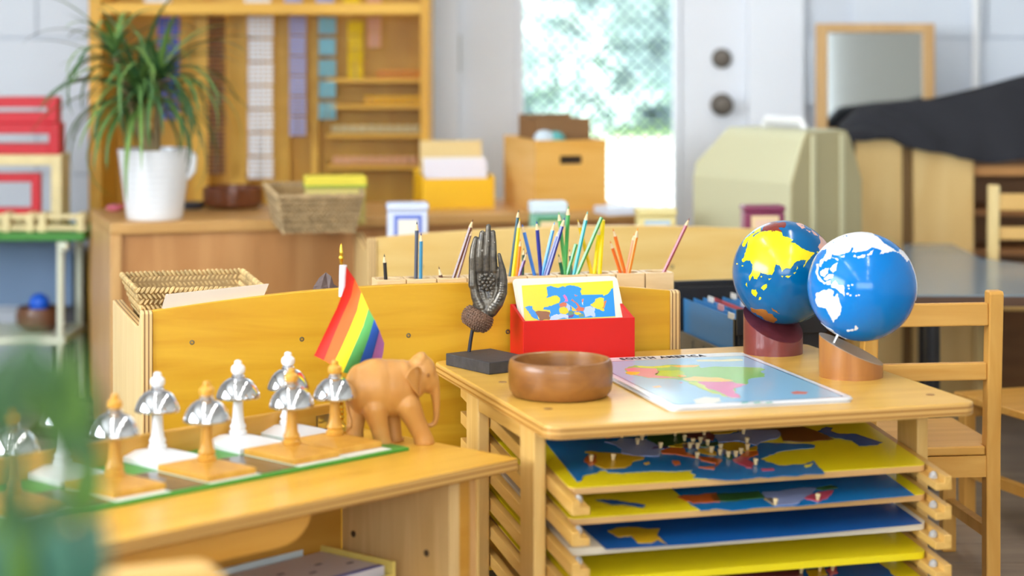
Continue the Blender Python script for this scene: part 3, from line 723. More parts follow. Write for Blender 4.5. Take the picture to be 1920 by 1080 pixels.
# beaded cuff
cu = MB(); ax = Vector(Hh(155, 650)) - Vector(Hh(100, 760)); ax.normalize()
c0 = Vector(Hh(122, 708, 6)); e1 = Vector((0, 1, 0)).cross(ax).normalized(); e2 = ax.cross(e1).normalized()
prof = [(-74, 40), (-66, 72), (-48, 92), (-20, 104), (12, 106), (40, 98), (58, 84), (64, 66)]
vs = []; n = 40
for s, r in prof:
    for i in range(n):
        a = 2 * PI * i / n; vs.append(c0 + ax * (s * q_) + (e1 * math.cos(a) + e2 * math.sin(a) * .8) * (r * q_))
fs = [(j * n + i, j * n + (i + 1) % n, (j + 1) * n + (i + 1) % n, (j + 1) * n + i) for j in range(len(prof) - 1) for i in range(n)] + [tuple(range(n - 1, -1, -1)), tuple((len(prof) - 1) * n + i for i in range(n))]
M_cuff = mat('cuff_bronze', C(112, 84, 66), .6, .2, noise=.3, nscale=150)
cuff = cu.add(vs, fs).build('cuff', M_cuff, t, smooth=True, angle=70)
m_ = MB()
for k, (s, r) in enumerate([(-60, 80), (-46, 93), (-30, 101), (-13, 105.5), (4, 106.5), (21, 104.5), (38, 99), (53, 88)]):
    nn = int(2 * PI * r / 17)
    for i in range(nn):
        a = 2 * PI * (i + .5 * (k % 2)) / nn; p = c0 + ax * (s * q_) + (e1 * math.cos(a) + e2 * math.sin(a) * .8) * (r * q_)
        m_.ball(p, 6.6 * q_, 7, 5)
o = m_.build('beading', M_cuff, cuff, smooth=True); o['kind'] = 'stuff'

# ================================================================== RED CARD BOX
rb = G(981, 683, ZT); RF = Frame((rb.x, rb.y, ZT), R(15))
rw = ((RF.inv @ G(1188, 673, ZT)).x); hf = .0775; hb = .0975; dp = .092; th = .006
t = thing('card_box', 'open red wooden card box on the map stand holding map cards', 'box', (rb.x, rb.y, ZT), R(15))
M_red = mat('red_lacquer', C(206, 20, 8), .5, spec=.35); M_red2 = mat('red_edge', C(232, 104, 70), .45)
MB().box(0, rw, 0, th, 0, hf).build('front_panel', M_red, t, bevel=.0008)
MB().box(0, rw, dp - th, dp, 0, hb).build('back_panel', M_red, t, bevel=.0008)
for x in (0, rw - th): MB().prism([(th, 0), (th, hf), (dp - th, hb), (dp - th, 0)], x, x + th, 'yz').build('side_panel', M_red, t, bevel=.0008)
MB().box(th, rw - th, th, dp - th, 0, .005).build('floor_panel', M_red, t)
M_lam = mat('laminate', C(236, 226, 206), .3, coat=.3)
def card(ly, dx, dz, label, top=False):
    p = RF.w(rw / 2, ly, ZT - ZT)  # base point
    cf = Frame(RF.w(0, ly, .0055), R(15), R(54))
    t = thing('map_card', label, 'card', cf.loc, rot=cf.rot(), group='laminated map cards in the red box')
    x0, y1 = cf.hit(966, 524); x1, _ = cf.hit(1158, 527)
    MB().prism(rrect(x0 + dx, x1 + dx, 0, y1 + dz, .009, 5), -.0006, .0006).build('sheet', M_lam, t)
    return t, cf
t, cf = card(.008, 0, 0, 'front laminated map card in the red box, blue sea and yellow land')
zr = lambda P: zoompts(P, 940, 510, 6)
def pr(nm, P, m, z0=.0006, z1=.0008): return MB().prism(wiggle([cf.hit(*q) for q in zr(P)], .10, .04), z0, z1).build(nm, m, t)
M_cy = mat('card_yellow', C(240, 216, 40), .3, coat=.3); M_cs = mat('card_sea', C(0, 140, 232), .3, coat=.3)
pr('print_ground', [(228, 155), (1252, 100), (1285, 510), (262, 565)], M_cy)
pr('print_sea', [(510, 172), (690, 162), (715, 172), (740, 157), (820, 155), (870, 172), (905, 190), (890, 215), (900, 260), (1140, 255), (1150, 275), (1220, 220), (1255, 175), (1282, 500), (545, 540), (545, 430), (470, 430), (480, 400), (560, 385), (650, 350), (660, 300), (620, 265), (570, 270), (510, 295), (520, 250)], M_cs, .0008, .001)
pr('print_sea', [(262, 400), (290, 388), (345, 385), (350, 420), (400, 455), (430, 545), (385, 530), (330, 490), (300, 440)], M_cs, .0008, .001)
def pl(P, c, nm='print_country'): return pr(nm, P, mat('card_c%d_%d_%d' % c, C(*c), .3, coat=.3), .001, .0012)
pl([(380, 450), (545, 455), (540, 540), (425, 545)], (140, 84, 48)); pl([(545, 540), (560, 500), (620, 475), (720, 480), (752, 490), (752, 530)], (190, 205, 240))
pl([(655, 405), (700, 395), (750, 410), (755, 450), (720, 480), (660, 470), (650, 430)], (240, 204, 30)); pl([(650, 360), (690, 345), (735, 350), (735, 390), (660, 400)], (206, 104, 70))
pl([(690, 270), (715, 255), (740, 300), (750, 330), (700, 345), (720, 310)], (236, 110, 180)); pl([(735, 350), (770, 380), (775, 425), (755, 440), (725, 380)], (180, 196, 236))
pl([(775, 375), (830, 420), (850, 445), (800, 440)], (244, 190, 60)); pl([(755, 445), (800, 440), (822, 470), (780, 488), (750, 480)], (96, 140, 110))
pl([(800, 305), (815, 330), (850, 350), (890, 400), (935, 405), (925, 440), (870, 450), (830, 430), (860, 400), (835, 355), (780, 325)], (206, 104, 70)); pl([(820, 255), (860, 270), (830, 278)], (226, 120, 100))
pl([(820, 455), (870, 452), (900, 470), (860, 488), (825, 480)], (244, 200, 40)); pl([(865, 480), (915, 470), (935, 500), (880, 515)], (110, 150, 120)); pl([(750, 490), (815, 480), (800, 515), (755, 515)], (110, 60, 130))
pl([(925, 455), (940, 400), (1000, 385), (1055, 410), (1045, 450), (1060, 500), (940, 510)], (180, 200, 240)); pl([(1000, 375), (1050, 340), (1060, 305), (1100, 290), (1150, 295), (1150, 350), (1160, 435), (1145, 445), (1060, 410)], (240, 206, 40))
pl([(1155, 330), (1180, 320), (1170, 370), (1150, 415), (1130, 410)], (216, 120, 80)); pl([(905, 310), (925, 305), (920, 345), (905, 345)], (226, 130, 110)); pl([(905, 345), (920, 345), (915, 380)], (220, 230, 245))
for k, (ly, dx, dz) in enumerate(((.0105, -.003, -.001), (.0130, -.005, .0), (.0155, -.006, .001))):
    card(ly, dx, dz, ('second', 'third', 'rearmost')[k] + ' laminated card in the red box, only its pale edge showing')

# ================================================================== WOODEN BOWL
bc = G(1051, 741, ZT)
M_bowl = wood('teak_bowl', C(124, 78, 32), C(154, 102, 48), 'x', 6, 5, .35, coat=.12)
r0 = 98 * bc.y / F
tag(MB().lathe([(r0 * .80, 0), (r0 * .9, .002), (r0 * .97, .010), (r0, .024), (r0 * 1.0, .048), (r0 * .985, .056), (r0 * .955, .0605), (r0 * .92, .0615), (r0 * .885, .059), (r0 * .875, .052), (r0 * .87, .03), (r0 * .82, .013), (r0 * .6, .008), (.001, .007)], 56).build('wooden_bowl', M_bowl, None, bc, None, True), 'round brown wooden bowl near the front of the map stand', 'bowl')

# ================================================================== SOUTH AMERICA SHEETS
M_sheet = mat('laminated_white', C(226, 230, 236), .18, coat=.25); M_ocean = mat('print_ocean', C(150, 196, 226), .18, coat=.25)
mo_ = G(1258, 772, ZT); MF = Frame((mo_.x, mo_.y, ZT), R(15.5)); MW, MD = .316, .503
for k in range(4):
    off = ((0, 0), (-.003, .002), (.002, -.002), (0, 0))[k]
    z = ZT + .0001 + k * .0021
    lab = ['lowest sheet of the laminated stack on the map stand', 'second laminated sheet from the bottom under the South America map', 'third laminated sheet, directly under the South America map', 'laminated South America map with coloured countries, top of the sheet stack'][k]
    p = MF.w(off[0], off[1], z - ZT)
    t = thing('map_sheet', lab, 'map', p, R(15.5), 'laminated map sheets')
    MB().prism(rrect(0, MW, 0, MD, .014, 5), 0, .002).build('sheet', M_sheet, t)
SA = Frame(p + Vector((0, 0, .002)), R(15.5))
def inset(a, z0, z1, m, nm): return MB().prism(rrect(a, MW - a, a, MD - a - .030, .008, 4), z0, z1).build(nm, m, t)
inset(.010, .002, .0021, mat('print_green_line', C(70, 130, 160), .18, coat=.25), 'printed_border')
inset(.0135, .0021, .0022, M_ocean, 'printed_ocean')
zs = lambda P: zoompts(P, 1140, 650, 4)
def sp(P, c, z=0): return MB().prism(wiggle([SA.hit(*q) for q in zs(P)], .07, .09), .0022 + z, .0023 + z).build('printed_country', mat('print_%d_%d_%d' % c, C(*c), .18, coat=.25), t)
sp([(125, 165), (200, 140), (300, 150), (480, 135), (680, 138), (700, 160), (800, 150), (1140, 158), (1180, 170), (1145, 190), (1180, 205), (1170, 228), (1075, 238), (1040, 285), (960, 310), (950, 345), (990, 365), (990, 385), (930, 388), (850, 360), (700, 310), (600, 265), (500, 243), (300, 236), (200, 215), (130, 205)], (136, 200, 110))
sp([(125, 170), (200, 158), (360, 165), (380, 195), (350, 215), (540, 238), (300, 235), (200, 213)], (232, 140, 160), .0001)
sp([(125, 195), (160, 188), (240, 192), (215, 212), (165, 215)], (250, 196, 30), .0002)
sp([(220, 145), (340, 150), (470, 140), (460, 155), (340, 162), (240, 156)], (214, 222, 90), .0001)
sp([(355, 212), (400, 180), (540, 178), (575, 200), (530, 230), (420, 225)], (174, 208, 50), .0001)
sp([(460, 145), (560, 140), (690, 140), (640, 155), (540, 156)], (246, 180, 80), .0001)
sp([(515, 218), (560, 212), (590, 225), (540, 234)], (240, 170, 30), .0002)
sp([(560, 240), (640, 225), (820, 232), (940, 255), (880, 265), (700, 260), (600, 258)], (246, 200, 100), .0001)
sp([(670, 265), (900, 262), (1040, 285), (950, 312), (950, 345), (990, 365), (990, 385), (930, 385), (850, 350), (720, 300)], (226, 120, 170), .0001)
sp([(600, 262), (670, 268), (750, 318), (900, 378), (860, 372), (720, 325), (610, 275)], (200, 214, 70), .0002)
sp([(1370, 345), (1420, 334), (1500, 340), (1490, 355), (1400, 358)], (226, 130, 110))
sp([(640, 400), (720, 378), (840, 385), (850, 410), (780, 428), (660, 428)], (232, 230, 214))
sp([(660, 100), (1010, 95), (1010, 107), (670, 113)], (228, 226, 190), .0001)
sp([(330, 300), (390, 293), (400, 305), (350, 308)], (230, 190, 130)); sp([(530, 270), (560, 268), (550, 276)], (226, 130, 120))
for a in (1000, 1090, 1180): sp([(a, 418), (a + 50, 412), (a + 55, 420), (a + 10, 426)], (120, 200, 180))
fc = bpy.data.curves.new('title', 'FONT'); fc.body = 'SOUTH AMERICA'; fc.size = .029; fc.extrude = .00005; fc.align_x = 'LEFT'; fc.space_character = 1.25; fc.offset = .0011
fo = bpy.data.objects.new('tmp', fc); col.objects.link(fo)
dg = bpy.context.evaluated_depsgraph_get(); dg.update(); fm = bpy.data.meshes.new_from_object(fo.evaluated_get(dg)); bpy.data.objects.remove(fo)
wd = max(v.co.x for v in fm.vertices) - min(v.co.x for v in fm.vertices)
xa, _ = SA.hit(1166, 675); xb, _ = SA.hit(1324, 668)
s = (xb - xa) / wd
for v in fm.vertices: v.co.x *= s
fm.materials.clear(); mkobj('title_lettering', fm, mat('ink', C(22, 20, 24), .6, spec=.2), t, (xa, MD - .031, .0024))['label'] = 'dark title lettering SOUTH AMERICA'

# ================================================================== GLOBES
def globe(label, base_l, base_r, base_by, hpl, cpx, cpy, Rpx, m_base, m_cut, m_sea, conts, zo, zc, zR, pin):
    bc = G((base_l + base_r) / 2, base_by, ZT); D = bc.y; mpp = D / F
    t = thing('globe', label, 'globe', bc)
    r = (base_r - base_l) / 2 * mpp
    h0, hx_, hy_ = (q * mpp for q in hpl)
    n = 48; vs = []; fs = []
    for i in range(n): a = 2 * PI * i / n; vs.append((r * math.cos(a), r * math.sin(a), 0))
    def hz(x, y): return h0 + hx_ * x / r + hy_ * y / r
    for i in range(n): a = 2 * PI * i / n; x = r * math.cos(a); vs.append((x, r * math.sin(a), hz(x, r * math.sin(a))))
    fs = [tuple(range(n - 1, -1, -1))] + [(i, (i + 1) % n, n + (i + 1) % n, n + i) for i in range(n)]
    MB().add(vs + [], fs).build('base', m_base, t, smooth=True)
    MB().add(vs[n:] + [(x, y, z + .0012) for x, y, z in vs[n:]], [tuple(range(n, 2 * n))] + [(i, (i + 1) % n, n + (i + 1) % n, n + i) for i in range(n)]).build('base_top', m_cut, t)
    gc = W(cpx, cpy, D); Rr = Rpx * mpp; c = gc - bc
    pp = W(pin[0], pin[1], D - r * .25) - bc; pd = (Vector((c.x, c.y, c.z)) - Vector((pp.x, pp.y, pp.z))).normalized()
    MB().tube([Vector(pp) - pd * .012, Vector(pp) + pd * .03], .003, 12).build('pin', M_chrome, t, smooth=True)
    g = MB().ball((0, 0, 0), Rr, 64, 40).build('sphere', m_sea, t, c, None, True, angle=180)
    nrm = (CAM - gc).normalized(); rt = nrm.cross(Vector((0, 0, -1))).normalized(); up = nrm.cross(rt).normalized()
    if up.z < 0: up = -up
    if rt.x < 0: rt = -rt
    def dirn(x, y):
        rr = math.hypot(x, y)
        if rr < 1e-9: return nrm
        th_ = math.asin(rr) if rr <= .985 else math.asin(.985) + (rr - .985) * 2.2
        return (nrm * math.cos(th_) + (rt * x + up * y) / rr * math.sin(th_)).normalized()
    for nm, pts, m in conts:
        P = wiggle([((x - zc[0]) / zR, -(y - zc[1]) / zR) for x, y in pts], .09, .35)
        # add points along the edges, and a grid inside
        Q = []
        for i in range(len(P)):
            a, b = Vector(P[i]), Vector(P[(i + 1) % len(P)]); k = max(1, int((b - a).length / .06))
            for j in range(k): Q.append(a.lerp(b, j / k))
        if sum(Q[i].x * Q[(i + 1) % len(Q)].y - Q[(i + 1) % len(Q)].x * Q[i].y for i in range(len(Q))) < 0: Q.reverse()
        xs = [q.x for q in Q]; ys = [q.y for q in Q]
        inner = []
        x = min(xs) + .03
        while x < max(xs):
            y = min(ys) + .03
            while y < max(ys): inner.append(Vector((x + .004 * math.sin(y * 40), y))); y += .06
            x += .06
        ne = len(Q)
        vo, eo, fo_, *_ = geometry.delaunay_2d_cdt(Q + inner, [(i, (i + 1) % ne) for i in range(ne)], [], 1, 1e-6)
        k = len(vo)
        vs = [dirn(v.x, v.y) * Rr * 1.006 for v in vo] + [dirn(v.x, v.y) * Rr * .998 for v in vo]
        fs = [tuple(f) for f in fo_]
        ed = {}
        for f in fo_:
            for i in range(len(f)): e = (f[i], f[(i + 1) % len(f)]); ed[e] = 1
        for (a, b) in list(ed):
            if (b, a) not in ed: fs.append((b, a, a + k, b + k))
        MB().add(vs, fs).build(nm, m, g, smooth=True, angle=40)
    return t
def dot(x, y, r, n=8): return [(x + r * math.cos(2 * PI * i / n), y + r * .8 * math.sin(2 * PI * i / n)) for i in range(n)]
M_gw = mat('globe_white', C(236, 238, 242), .25, coat=.2); M_gb = mat('globe_blue', C(0, 118, 200), .16, coat=.08, spec=.35)
wc = [('landmass', [(60, 255), (105, 232), (150, 222), (150, 250), (130, 290), (130, 320), (150, 325), (190, 295), (195, 265), (240, 275), (300, 262), (345, 235), (356, 205), (374, 210), (360, 250), (420, 242), (480, 230), (520, 203), (560, 212), (602, 230), (585, 262), (640, 247), (690, 232), (726, 238), (700, 212), (640, 178), (580, 125), (545, 104), (520, 60), (400, -60), (200, -20), (60, 60), (-40, 240), (-30, 330), (20, 300)]),
      ('island', [(100, 315), (130, 300), (125, 330), (105, 372), (92, 365)]), ('island', [(65, 350), (85, 345), (80, 420), (128, 490), (150, 502), (140, 515), (100, 492), (65, 430)]),
      ('island', [(100, 410), (140, 385), (170, 380), (165, 425), (130, 455), (105, 440)]), ('island', [(180, 385), (215, 350), (245, 335), (232, 400), (205, 420)]),
      ('island', [(130, 470), (170, 432), (210, 432), (205, 462), (150, 482)]), ('island', [(190, 515), (228, 480), (250, 520), (292, 520), (300, 610), (258, 570), (235, 550), (195, 540)]),
      ('continent', [(65, 590), (110, 570), (190, 555), (212, 570), (205, 610), (222, 615), (240, 585), (256, 640), (277, 700), (265, 760), (230, 798), (195, 795), (165, 740), (150, 710), (75, 692), (60, 650)]),
      ('island', [(190, 797), (222, 800), (208, 826)]), ('island', [(315, 885), (370, 875), (374, 888), (320, 898)]), ('island', [(388, 845), (412, 865), (400, 880), (377, 888)]),
      ('landmass', [(92, 850), (160, 872), (240, 925), (310, 972), (300, 1060), (160, 1060), (40, 960), (50, 870)]),
      ('island', [(370, 285), (385, 265), (395, 287)]), ('island', [(400, 288), (440, 270), (470, 265), (465, 285), (410, 300)]), ('island', [(480, 268), (505, 250), (542, 215), (522, 262), (490, 275)]),
      ('island', [(270, 290), (302, 270), (295, 292)]), ('island', [(190, 288), (250, 308), (245, 322)]),
      ('continent', [(745, 215), (788, 222), (832, 295), (808, 318), (800, 300), (770, 270), (745, 240)]), ('continent', [(880, 420), (900, 520), (905, 640), (1060, 700), (1090, 420), (960, 250), (850, 210), (800, 215), (850, 330)]),
      ('island', [(150, 490), (185, 480), (190, 515), (155, 520)])]
wc += [('island', dot(x, y, r)) for x, y, r in ((325, 588, 11), (348, 600, 9), (395, 602, 8), (416, 597, 8), (332, 522, 10), (362, 515, 9), (335, 545, 7), (735, 240, 7))]
globe('blue and white globe leaning on a light wood slanted base, nearer of the two globes', 1536, 1655, 705, (50, -27, 5), 1616, 537.5, 101.8,
      wood('globe_beech', C(158, 100, 46), C(176, 118, 60), 'z', 5, 9, .35), mat('cut_grey', C(150, 132, 116), .4, coat=.3), M_gb, [(a, b, M_gw) for a, b in wc], None, (440, 528), 455, (1563, 644))
M_gy = mat('globe_yellow', C(242, 220, 20), .22, coat=.15); M_gm = mat('globe_maroon', C(128, 44, 32), .22, coat=.15); M_gp = mat('globe_pink', C(226, 172, 154), .25, coat=.5); M_gbr = mat('globe_brown', C(168, 106, 44), .25, coat=.5)
M_gb2 = mat('globe_blue_dark', C(0, 96, 154), .16, coat=.08, spec=.35)
yc = [('continent', [(160, 440), (185, 400), (205, 330), (210, 290), (225, 245), (270, 225), (330, 180), (400, 170), (520, 185), (530, 220), (570, 225), (622, 250), (600, 275), (640, 280), (690, 320), (740, 345), (815, 365), (790, 395), (755, 432), (712, 497), (742, 432), (690, 430), (640, 455), (600, 510), (550, 510), (520, 540), (500, 480), (465, 475), (455, 530), (430, 570), (380, 560), (330, 545), (300, 610), (272, 605), (262, 570), (230, 625), (225, 590), (250, 550), (260, 480), (240, 445), (200, 440), (170, 458)], M_gy),
      ('continent', [(160, 300), (185, 250), (240, 200), (330, 138), (330, 172), (280, 195), (210, 260), (190, 310), (170, 318)], M_gy),
      ('continent', [(332, 175), (370, 110), (450, 85), (555, 92), (560, 115), (550, 135), (490, 140), (522, 182), (400, 166)], M_gm),
      ('continent', [(650, 95), (700, 88), (735, 140), (700, 145)], M_gp), ('continent', [(860, 205), (915, 250), (1000, 300), (1120, 400), (1000, 480), (880, 355), (845, 310), (870, 265)], M_gp),
      ('island', [(740, 155), (780, 168), (775, 180)], M_gp), ('island', [(790, 160), (830, 190), (845, 210), (805, 190)], M_gp),
      ('island', [(248, 705), (290, 700), (302, 740), (285, 768), (250, 735)], M_gy), ('island', [(312, 792), (325, 765), (338, 775), (328, 793)], M_gy), ('island', [(368, 655), (388, 645), (388, 680), (360, 708), (335, 685)], M_gy),
      ('island', [(400, 600), (430, 598), (405, 617)], M_gy), ('island', [(552, 580), (608, 568), (575, 592)], M_gy), ('island', [(618, 548), (648, 538), (635, 556)], M_gy), ('island', [(650, 522), (660, 485), (665, 505)], M_gy),
      ('island', [(515, 575), (535, 575), (525, 590)], M_gy), ('island', [(195, 660), (205, 640), (210, 680)], M_gy),
      ('continent', [(240, 865), (300, 880), (380, 885), (395, 915), (435, 920), (480, 975), (440, 1002), (390, 985), (320, 935), (245, 900)], M_gbr), ('island', [(430, 863), (470, 890), (502, 917), (440, 892)], M_gbr)]
yc += [('island', dot(x, y, r, 6), M_gy) for x, y, r in ((115, 472, 8), (166, 490, 8), (338, 585, 8), (840, 358, 7))]
globe('blue globe with a yellow continent leaning on a dark red slanted base', 1394, 1505, 661, (56, -17, 27), 1470.4, 511, 97.2,
      mat('maroon_paint', C(124, 58, 56), .35, coat=.3), mat('maroon_cut', C(104, 44, 48), .25, coat=.4, noise=.2, nscale=40), M_gb2, yc, None, (542, 545), 477, (1462, 590))
# ================================================================== PENCIL BLOCKS AND PENCILS
zbt = CH - .512; a_ = G(705, 526, zbt); b_ = G(1265, 511, zbt)
ang = math.atan2(b_.y - a_.y, b_.x - a_.x); PL = (b_ - a_).length; bs = PL / 10
PF = Frame((a_.x, a_.y, 0), ang); bh = zbt - Z_SH
M_block = wood('block_maple', C(222, 188, 136), C(234, 204, 156), 'x', 6, 8, .45)
def block_mesh(w_, h_, r, depth, n=32):
    vs = []; fs = []
    def sq(i):
        a = 2 * PI * i / n; c, s = math.cos(a), math.sin(a); k = max(abs(c), abs(s)); return (w_ / 2 * c / k, w_ / 2 * s / k)
    for z in (0, h_):
        for i in range(n): x, y = sq(i); vs.append((x, y, z))
    for z in (h_, h_ - depth):
        for i in range(n): a = 2 * PI * i / n; vs.append((r * math.cos(a), r * math.sin(a), z))
    for i in range(n):
        j = (i + 1) % n; fs += [(i, j, n + j, n + i), (n + i, n + j, 2 * n + j, 2 * n + i), (2 * n + i, 2 * n + j, 3 * n + j, 3 * n + i)]
    fs += [tuple(range(n - 1, -1, -1)), tuple(range(3 * n, 4 * n))]
    return MB().add(vs, fs).mesh('pencil_block')
bme = block_mesh(bs - .0022, bh, .021, .07)
words = ['first', 'second', 'third', 'fourth', 'fifth', 'sixth', 'seventh', 'eighth', 'ninth', 'tenth']
cont = ['holding one black stub', 'holding a slate and a blue pencil', 'holding brown pencils', 'behind the bronze hand', 'holding the tall yellow pencil', 'holding dark blue pencils', 'holding green and teal pencils', 'holding bright yellow pencils', 'holding orange pencils', 'holding a single maroon pencil']
for i in range(10):
    o = mkobj('pencil_block', bme, M_block, None, PF.w((i + .5) * bs, bs / 2, Z_SH), (0, 0, ang), bevel=.0012)
    tag(o, 'square pale wood pencil block, %s from the left, %s' % (words[i], cont[i]), 'pencil holder', 'pencil blocks in a row')
M_tip = mat('pencil_wood', C(232, 204, 160), .6)
def pencil(label, tip, base, wpx, c, lead=None, flat=False, ext=.035, stamp=None):
    lx = None
    # depth of the hole under the base point
    best = min(range(10), key=lambda i: abs((PF.w((i + .5) * bs, bs / 2, zbt) - CAM).x / (PF.w((i + .5) * bs, bs / 2, zbt)).y * F + 960 - base[0]))
    D = PF.w((best + .5) * bs, bs / 2, zbt).y
    A = W(base[0], base[1] - 3, D); B = W(tip[0], tip[1], D); r = wpx / 2 * D / F
    d = (B - A).normalized(); L = (B - A).length
    A2 = A - d * min(ext, .066 / max(.4, d.z)); L += (A - A2).length
    q = d.to_track_quat('Z', 'Y'); t = thing('pencil', label, 'pencil', A2, group='pencils in the wooden blocks'); t.rotation_mode = 'QUATERNION'; t.rotation_quaternion = q
    m_b = mat('pencil_%d_%d_%d' % c, C(*c), .3, coat=.3); m_l = mat('lead_%d_%d_%d' % (lead or c), C(*(lead or c)), .5)
    if flat:
        MB().lathe([(r, 0), (r, L)], 6).build('body', m_b, t); MB().lathe([(r * .9, L), (r * .88, L + .0004)], 12).build('cut_end', M_tip if flat == 1 else m_b, t)
        MB().lathe([(r * .4, L + .0004), (r * .38, L + .0007)], 10).build('lead', m_l, t)
    else:
        cl = r * 4.2; MB().lathe([(r, 0), (r, L - cl)], 6).build('body', m_b, t)
        MB().lathe([(r * .97, L - cl), (r * .36, L - cl * .32)], 12).build('wood_tip', M_tip, t, smooth=True)
        MB().lathe([(r * .36, L - cl * .32), (r * .05, L)], 10).build('lead', m_l, t, smooth=True)
    if stamp:
        MB().box(-r * .45, r * .45, -r * .91, -r * .86, L * stamp[0], L * stamp[1]).build('stamp', mat('stamp_%d_%d_%d' % stamp[2], C(*stamp[2]), .35), t)
    return t
N = (36, 48, 140)
pencil('short black pencil stub alone in the first block', (720.5, 476), (723, 522), 7.7, (40, 38, 40))
pencil('tall slate grey pencil in the second block', (781.7, 415), (780, 521.7), 8, (78, 84, 100), (40, 44, 60))
pencil('steel blue pencil beside the slate one in the second block', (789.7, 436), (788.7, 521.7), 7.6, (62, 138, 176), (40, 50, 120), stamp=(.62, .86, (196, 200, 190)))
pencil('tiny brown pencil stub just poking out of the third block', (822.5, 499), (826, 519), 8, (92, 52, 38))
pencil('long dark brown pencil leaning right toward the bronze hand', (887, 411), (852, 519), 7.6, (110, 62, 50), (80, 40, 40), stamp=(.42, .56, (206, 150, 40)))
pencil('thinner mauve-brown pencil behind the dark brown one', (885, 430), (860, 518), 5.6, (126, 78, 74))
pencil('dark green pencil behind the tall yellow pencil by the hand', (972.6, 393), (957, 516), 7, (30, 78, 92), (30, 60, 50))
pencil('tall yellow pencil right of the bronze hand', (974.4, 408), (962.5, 517), 9, (250, 216, 10))
pencil('orange pencil standing behind the tall yellow pencil', (976, 447), (969.5, 516), 7, (238, 130, 16))
pencil('short purple pencil next to the tall yellow pencil', (988, 472), (975, 515), 7.6, (96, 42, 116), (70, 50, 140))
pencil('periwinkle blue pencil leaning left in the fifth block', (979, 420), (1001, 514), 7.6, (70, 130, 214))
pencil('dark green pencil stub behind the purple pencil', (982, 465), (980, 514), 6, (24, 70, 54))
pencil('navy pencil with a round blue lead, left-most of the navy ones', (1006, 414), (1014, 515), 8.2, N, (30, 50, 170))
pencil('light blue pencil between the navy pencils', (1040, 416), (1018, 513), 7.6, (56, 150, 216), stamp=(.38, .55, (225, 232, 240)))
pencil('long navy pencil leaning right under the green ones', (1059, 407), (1027, 515), 8.4, N, stamp=(.38, .52, (190, 80, 60)))
pencil('thin navy pencil mostly hidden behind the long navy one', (1048.6, 430), (1022, 514), 6.4, (44, 62, 150))
pencil('light green pencil leaning left of the tallest green one', (1047.6, 397), (1060, 512), 8, (96, 180, 92))
pencil('tallest green pencil, its white tip the highest of all', (1066, 386), (1059.5, 513), 8.2, (74, 164, 82))
pencil('short dark green pencil at the front of the seventh block', (1047, 476), (1054, 513), 7.6, (26, 98, 60))
pencil('short green pencil with a flat cut end and white lettering', (1080, 458), (1065, 513), 7.8, (58, 158, 76), flat=2, stamp=(.40, .72, (214, 232, 210)))
pencil('grey-green pencil stub behind the flat-ended green pencil', (1068, 467), (1071, 512), 6, (70, 104, 92), (90, 80, 70))
pencil('turquoise pencil leaning right in the seventh block', (1102, 396), (1077, 513), 8, (34, 172, 178), (70, 200, 190), stamp=(.36, .54, (206, 226, 220)))
pencil('long green pencil with a blunt end leaning far right', (1128, 408), (1084, 513), 7.8, (76, 156, 74), flat=2)
pencil('golden yellow pencil leaning left behind the turquoise one', (1083, 411), (1108, 511), 7.6, (250, 204, 24))
pencil('sharpened bright yellow pencil, front of the eighth block', (1124, 422), (1115, 512.6), 8.6, (252, 226, 10), stamp=(.5, .8, (190, 160, 20)))
pencil('unsharpened bright yellow pencil with a flat top', (1130.7, 413), (1124.5, 512.6), 8.8, (252, 222, 10), flat=2)
pencil('shortest orange pencil, left-most in the ninth block', (1144, 451.5), (1162, 510), 7, (228, 104, 20), stamp=(.46, .62, (244, 224, 200)))
pencil('orange pencil leaning left with white lettering', (1149.4, 428.6), (1170.5, 510), 7.2, (234, 112, 24), stamp=(.5, .8, (244, 190, 140)))
pencil('bright orange pencil leaning right, right-most in the ninth block', (1196, 427), (1179.5, 510.5), 8.6, (246, 140, 14))
pencil('reddish orange pencil behind the bright orange one', (1190, 437), (1176, 509), 6.4, (240, 120, 50))
pencil('single maroon pencil leaning right in the last block', (1293, 408.5), (1247, 508), 7.4, (160, 52, 74), (130, 30, 50), ext=.02)

